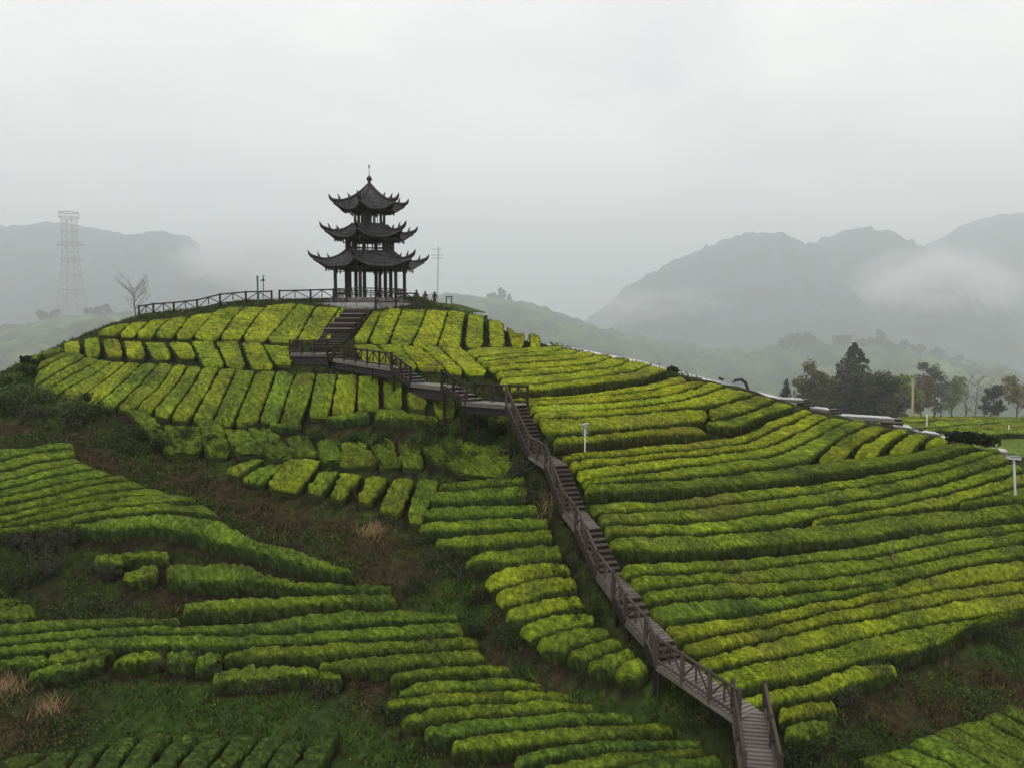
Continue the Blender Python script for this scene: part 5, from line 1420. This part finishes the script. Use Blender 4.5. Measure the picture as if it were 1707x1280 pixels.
far_hill("hill", "low wooded rise with pale fields in the mist", [(1120, 640), (1230, 590), (1290, 580), (1340, 572), (1420, 578), (1500, 585), (1580, 600), (1650, 625), (1760, 640), (1900, 650), (2200, 640)], 370, 120, 150, -34, (0.05, 0.07, 0.04), 221, 1.6, second=(0.12, 0.15, 0.06))
far_hill("mountain", "grey mountain lost in cloud behind the pylon", [(-700, 430), (-300, 400), (-100, 392), (0, 386), (60, 376), (110, 372), (150, 382), (200, 390), (232, 398), (245, 388), (262, 392), (275, 385), (300, 392), (330, 415), (380, 428), (430, 450), (500, 480), (600, 520), (760, 560)], 600, 200, 260, -34, HAZY_WOOD, 231, 2.3)
far_hill("mountain", "long rounded mountain with two humps across the valley", [(840, 600), (940, 560), (1010, 515), (1050, 478), (1110, 443), (1150, 425), (1200, 403), (1240, 392), (1270, 387), (1300, 393), (1332, 418), (1352, 416), (1390, 391), (1430, 379), (1465, 388), (1500, 422), (1540, 440), (1620, 470), (1760, 520), (1900, 560)], 620, 200, 260, -34, HAZY_WOOD, 241, 2.3)
far_hill("mountain", "taller mountain at the frame's edge behind the humped one", [(1380, 520), (1450, 470), (1510, 432), (1560, 410), (1610, 380), (1650, 362), (1690, 358), (1750, 352), (1850, 372), (2000, 350), (2300, 420)], 690, 200, 300, -34, HAZY_WOOD, 251, 2.3)
# trees on the far crests
def far_tree(label, px, py, Yd, h, w, kind, seed, colour=(0.03, 0.042, 0.03)):
    tree("far_tree", label, at(px, py, Yd) - Vector((0, 0, 1.0)), h, w, colour, seed, group="trees on the misty crests", leaf=1.6, density=0.5, nb=10, conifer=kind)
for i, (px, py, Yd, h, w, kind) in enumerate(((836, 500, 428, 7.5, 2.4, False), (849, 502, 428, 5.0, 1.2, True), (820, 501, 428, 3.0, 3.0, False), (1330, 580, 366, 8.0, 3.5, False), (1350, 580, 366, 7, 4, False), (1310, 584, 366, 6, 4, False), (1471, 590, 366, 12.0, 4.0, False), (1400, 584, 366, 7, 5, False), (1440, 590, 366, 7, 5, False), (1530, 600, 366, 8, 4, False), (1560, 606, 366, 9, 4, False), (1590, 622, 366, 8, 4, False), (1610, 628, 366, 9, 4, False), (1500, 594, 366, 7, 5, False))):
    far_tree(["blunt tower shaped tree on the misty hillside crest", "small pointed tree beside the tower shaped one", "low bush clump beside the tower shaped tree", "tree pair's taller member on the pale wooded rise", "tree pair's broader member on the pale wooded rise", "first small tree at the start of the wooded rise", "lone tall rounded tree standing up from the wooded rise", "low spreading tree after the tree pair", "low spreading tree before the lone rounded tree", "misty tree over the fresh green one", "misty tree over the dark crowned one", "misty tree over the leafless group", "last misty tree down the wooded rise", "low tree just past the lone rounded one"][i], px, py, Yd, h * 0.85, w * 0.8, kind, 300 + i)
for i, (px, h) in enumerate(((70, 3), (92, 3.5), (165, 4.0), (178, 5.0), (150, 3.5))):
    far_tree(["first low bush toward the frame's edge under the pylon", "bush at the pylon's outer leg", "bush just past the pylon", "taller bush just past the pylon", "bush between the pylon's leg and the taller bush"][i], px, 533 - i, 329, h, 2.0, False, 330 + i)

# ------------------------------------------------------------------ lattice pylon
def strut(parts, p, q, r):
    parts.append(tube([np.array(p), np.array(q)], [r, r], 4))
pb = at(121, 528, 326); e = empty("lattice_pylon", pb)
Hh = at(121, 355, 326).z - pb.z
levels = [(0.0, 4.5), (0.12, 4.0), (0.26, 3.3), (0.40, 2.7), (0.52, 2.3), (0.62, 2.15), (0.72, 2.05), (0.82, 2.0), (0.93, 2.0)]
def corner(t, w, k):
    return pb + Vector(((-1, 1, 1, -1)[k] * w, (-1, -1, 1, 1)[k] * w, Hh * t))
legs, braces, rings_ = [], [], []
for (t0, w0), (t1, w1) in zip(levels[:-1], levels[1:]):
    for k in range(4):
        strut(legs, corner(t0, w0, k), corner(t1, w1, k), 0.13)
        strut(braces, corner(t0, w0, k), corner(t1, w1, (k + 1) % 4), 0.08)
        strut(braces, corner(t1, w1, k), corner(t0, w0, (k + 1) % 4), 0.08)
        strut(rings_, corner(t1, w1, k), corner(t1, w1, (k + 1) % 4), 0.09)
for k in range(4):
    V, Q = join(legs[k::4]); np_obj("leg", V, Q, mat=M['steel'], parent=e)
for nm, pr in (("brace_lattice", braces), ("ring_frame", rings_)):
    V, Q = join(pr); np_obj(nm, V, Q, mat=M['steel'], parent=e)
for t, w, nm in ((0.68, 5.6, "cross_arm"), (0.54, 4.4, "cross_arm")):
    pr = []
    for s in (-1, 1):
        tip = pb + Vector((s * w, 0, Hh * (t + 0.01)))
        for k in range(4):
            strut(pr, corner(t if k % 2 else t + 0.03, 2.1, k), tip, 0.09)
    V, Q = join(pr); np_obj(nm, V, Q, mat=M['steel'], parent=e)
pr = []
for tz in (0.955, 1.0):
    for i in range(10):
        a0, a1 = 2 * math.pi * i / 10, 2 * math.pi * (i + 1) / 10
        f = lambda a: pb + Vector((3.5 * math.cos(a), 3.5 * math.sin(a), Hh * tz))
        strut(pr, f(a0), f(a1), 0.16)
        if tz < 1:
            strut(pr, f(a0), f(a0) + Vector((0, 0, Hh * 0.045)), 0.10)
for k in range(4):
    strut(pr, corner(0.93, 2.0, k), pb + Vector(((-1, 1, 1, -1)[k] * 2.6, (-1, -1, 1, 1)[k] * 2.6, Hh * 0.955)), 0.12)
V, Q = join(pr); np_obj("head_ring", V, Q, mat=M['steel'], parent=e)
tag(e, "tall hazy steel lattice pylon on the misty slope", "pylon")

# distant power pole
pb = at(729, 492, 300); e = empty("power_pole", pb); tp = at(731, 412, 300)
bar("pole", pb - Vector((0, 0, 2)), tp, 0.42, 0.42, 'steel', e, True)
for yy, w in ((416, 2.2), (426, 2.8), (431, 2.4)):
    c = at(731, yy, 300); bar("cross_arm", c - Vector((w, 0, 0)), c + Vector((w * 0.6, 0, 0)), 0.2, 0.2, 'steel', e)
tag(e, "thin hazy power pole with cross arms beside the pavilion", "pole")

# ------------------------------------------------------------------ the air: haze and valley mist
def vol_mat(name, density, colour, aniso=0.0):
    m = bpy.data.materials.new(name); m.use_nodes = True
    nt = m.node_tree; nt.nodes.clear()
    out = nt.nodes.new("ShaderNodeOutputMaterial"); v = nt.nodes.new("ShaderNodeVolumePrincipled")
    v.inputs['Color'].default_value = (*colour, 1); v.inputs['Density'].default_value = density; v.inputs['Anisotropy'].default_value = aniso
    nt.links.new(v.outputs[0], out.inputs['Volume'])
    return m
def box_obj(name, lo, hi, mat):
    x0, y0, z0 = lo; x1, y1, z1 = hi
    V = [(x0, y0, z0), (x1, y0, z0), (x1, y1, z0), (x0, y1, z0), (x0, y0, z1), (x1, y0, z1), (x1, y1, z1), (x0, y1, z1)]
    Q = [(0, 3, 2, 1), (4, 5, 6, 7), (0, 1, 5, 4), (1, 2, 6, 5), (2, 3, 7, 6), (3, 0, 4, 7)]
    return np_obj(name, V, Q, mat=mat)
o = box_obj("haze", (-9500, -450, -36), (9500, 12500, 160), vol_mat("haze_air", HAZE, (0.99, 0.99, 1.0)))
tag(o, "pale even haze over the whole landscape", "haze", kind="stuff")
o = box_obj("mist", (-3000, 128, -33), (3000, 2600, 110), vol_mat("valley_mist", MIST, (0.93, 0.97, 1.0)))
tag(o, "thicker mist lying in the valley behind the tea hill", "mist", kind="stuff")

def wisp(label, px, py, Yd, rx, ry, rz, dens, seed):
    """a loose drifting patch of cloud with a ragged density"""
    m = bpy.data.materials.new("cloud_wisp"); m.use_nodes = True
    nt = m.node_tree; nt.nodes.clear(); Nn, Ll = nt.nodes, nt.links
    out = Nn.new("ShaderNodeOutputMaterial"); v = Nn.new("ShaderNodeVolumePrincipled")
    v.inputs['Color'].default_value = (0.97, 0.985, 1.0, 1)
    t = Nn.new("ShaderNodeTexCoord"); ln = Nn.new("ShaderNodeVectorMath"); ln.operation = 'LENGTH'
    Ll.new(t.outputs['Object'], ln.inputs[0])
    f = Nn.new("ShaderNodeMapRange"); f.interpolation_type = 'SMOOTHSTEP'
    f.inputs['From Min'].default_value = 1.0; f.inputs['From Max'].default_value = 0.1; f.inputs['To Min'].default_value = 0; f.inputs['To Max'].default_value = 1
    Ll.new(ln.outputs['Value'], f.inputs['Value'])
    n = Nn.new("ShaderNodeTexNoise"); n.noise_dimensions = '4D'; n.inputs['W'].default_value = seed; n.inputs['Scale'].default_value = 1.7; n.inputs['Detail'].default_value = 4
    Ll.new(t.outputs['Object'], n.inputs['Vector'])
    g = Nn.new("ShaderNodeMapRange"); g.inputs['From Min'].default_value = 0.38; g.inputs['From Max'].default_value = 0.68; g.inputs['To Max'].default_value = dens
    Ll.new(n.outputs[0], g.inputs['Value'])
    mu = Nn.new("ShaderNodeMath"); mu.operation = 'MULTIPLY'
    Ll.new(f.outputs[0], mu.inputs[0]); Ll.new(g.outputs[0], mu.inputs[1]); Ll.new(mu.outputs[0], v.inputs['Density'])
    Ll.new(v.outputs[0], out.inputs['Volume'])
    import bmesh
    bm = bmesh.new(); bmesh.ops.create_icosphere(bm, subdivisions=3, radius=1.0)
    me = bpy.data.meshes.new("mist_patch"); bm.to_mesh(me); bm.free(); me.materials.append(m)
    o = bpy.data.objects.new("mist_patch", me); o.location = at(px, py, Yd); o.scale = (rx, ry, rz); col.objects.link(o)
    tag(o, label, "mist", kind="stuff")
wisp("white mist patch rising in front of the humped mountain", 1560, 490, 500, 60, 40, 34, 0.26, 1.0)
wisp("mist patch hiding the end of the mountain behind the pylon", 430, 440, 540, 70, 45, 34, 0.14, 5.0)
wisp("mist patch at the foot of the humped mountain", 1080, 520, 520, 70, 40, 22, 0.06, 9.0)
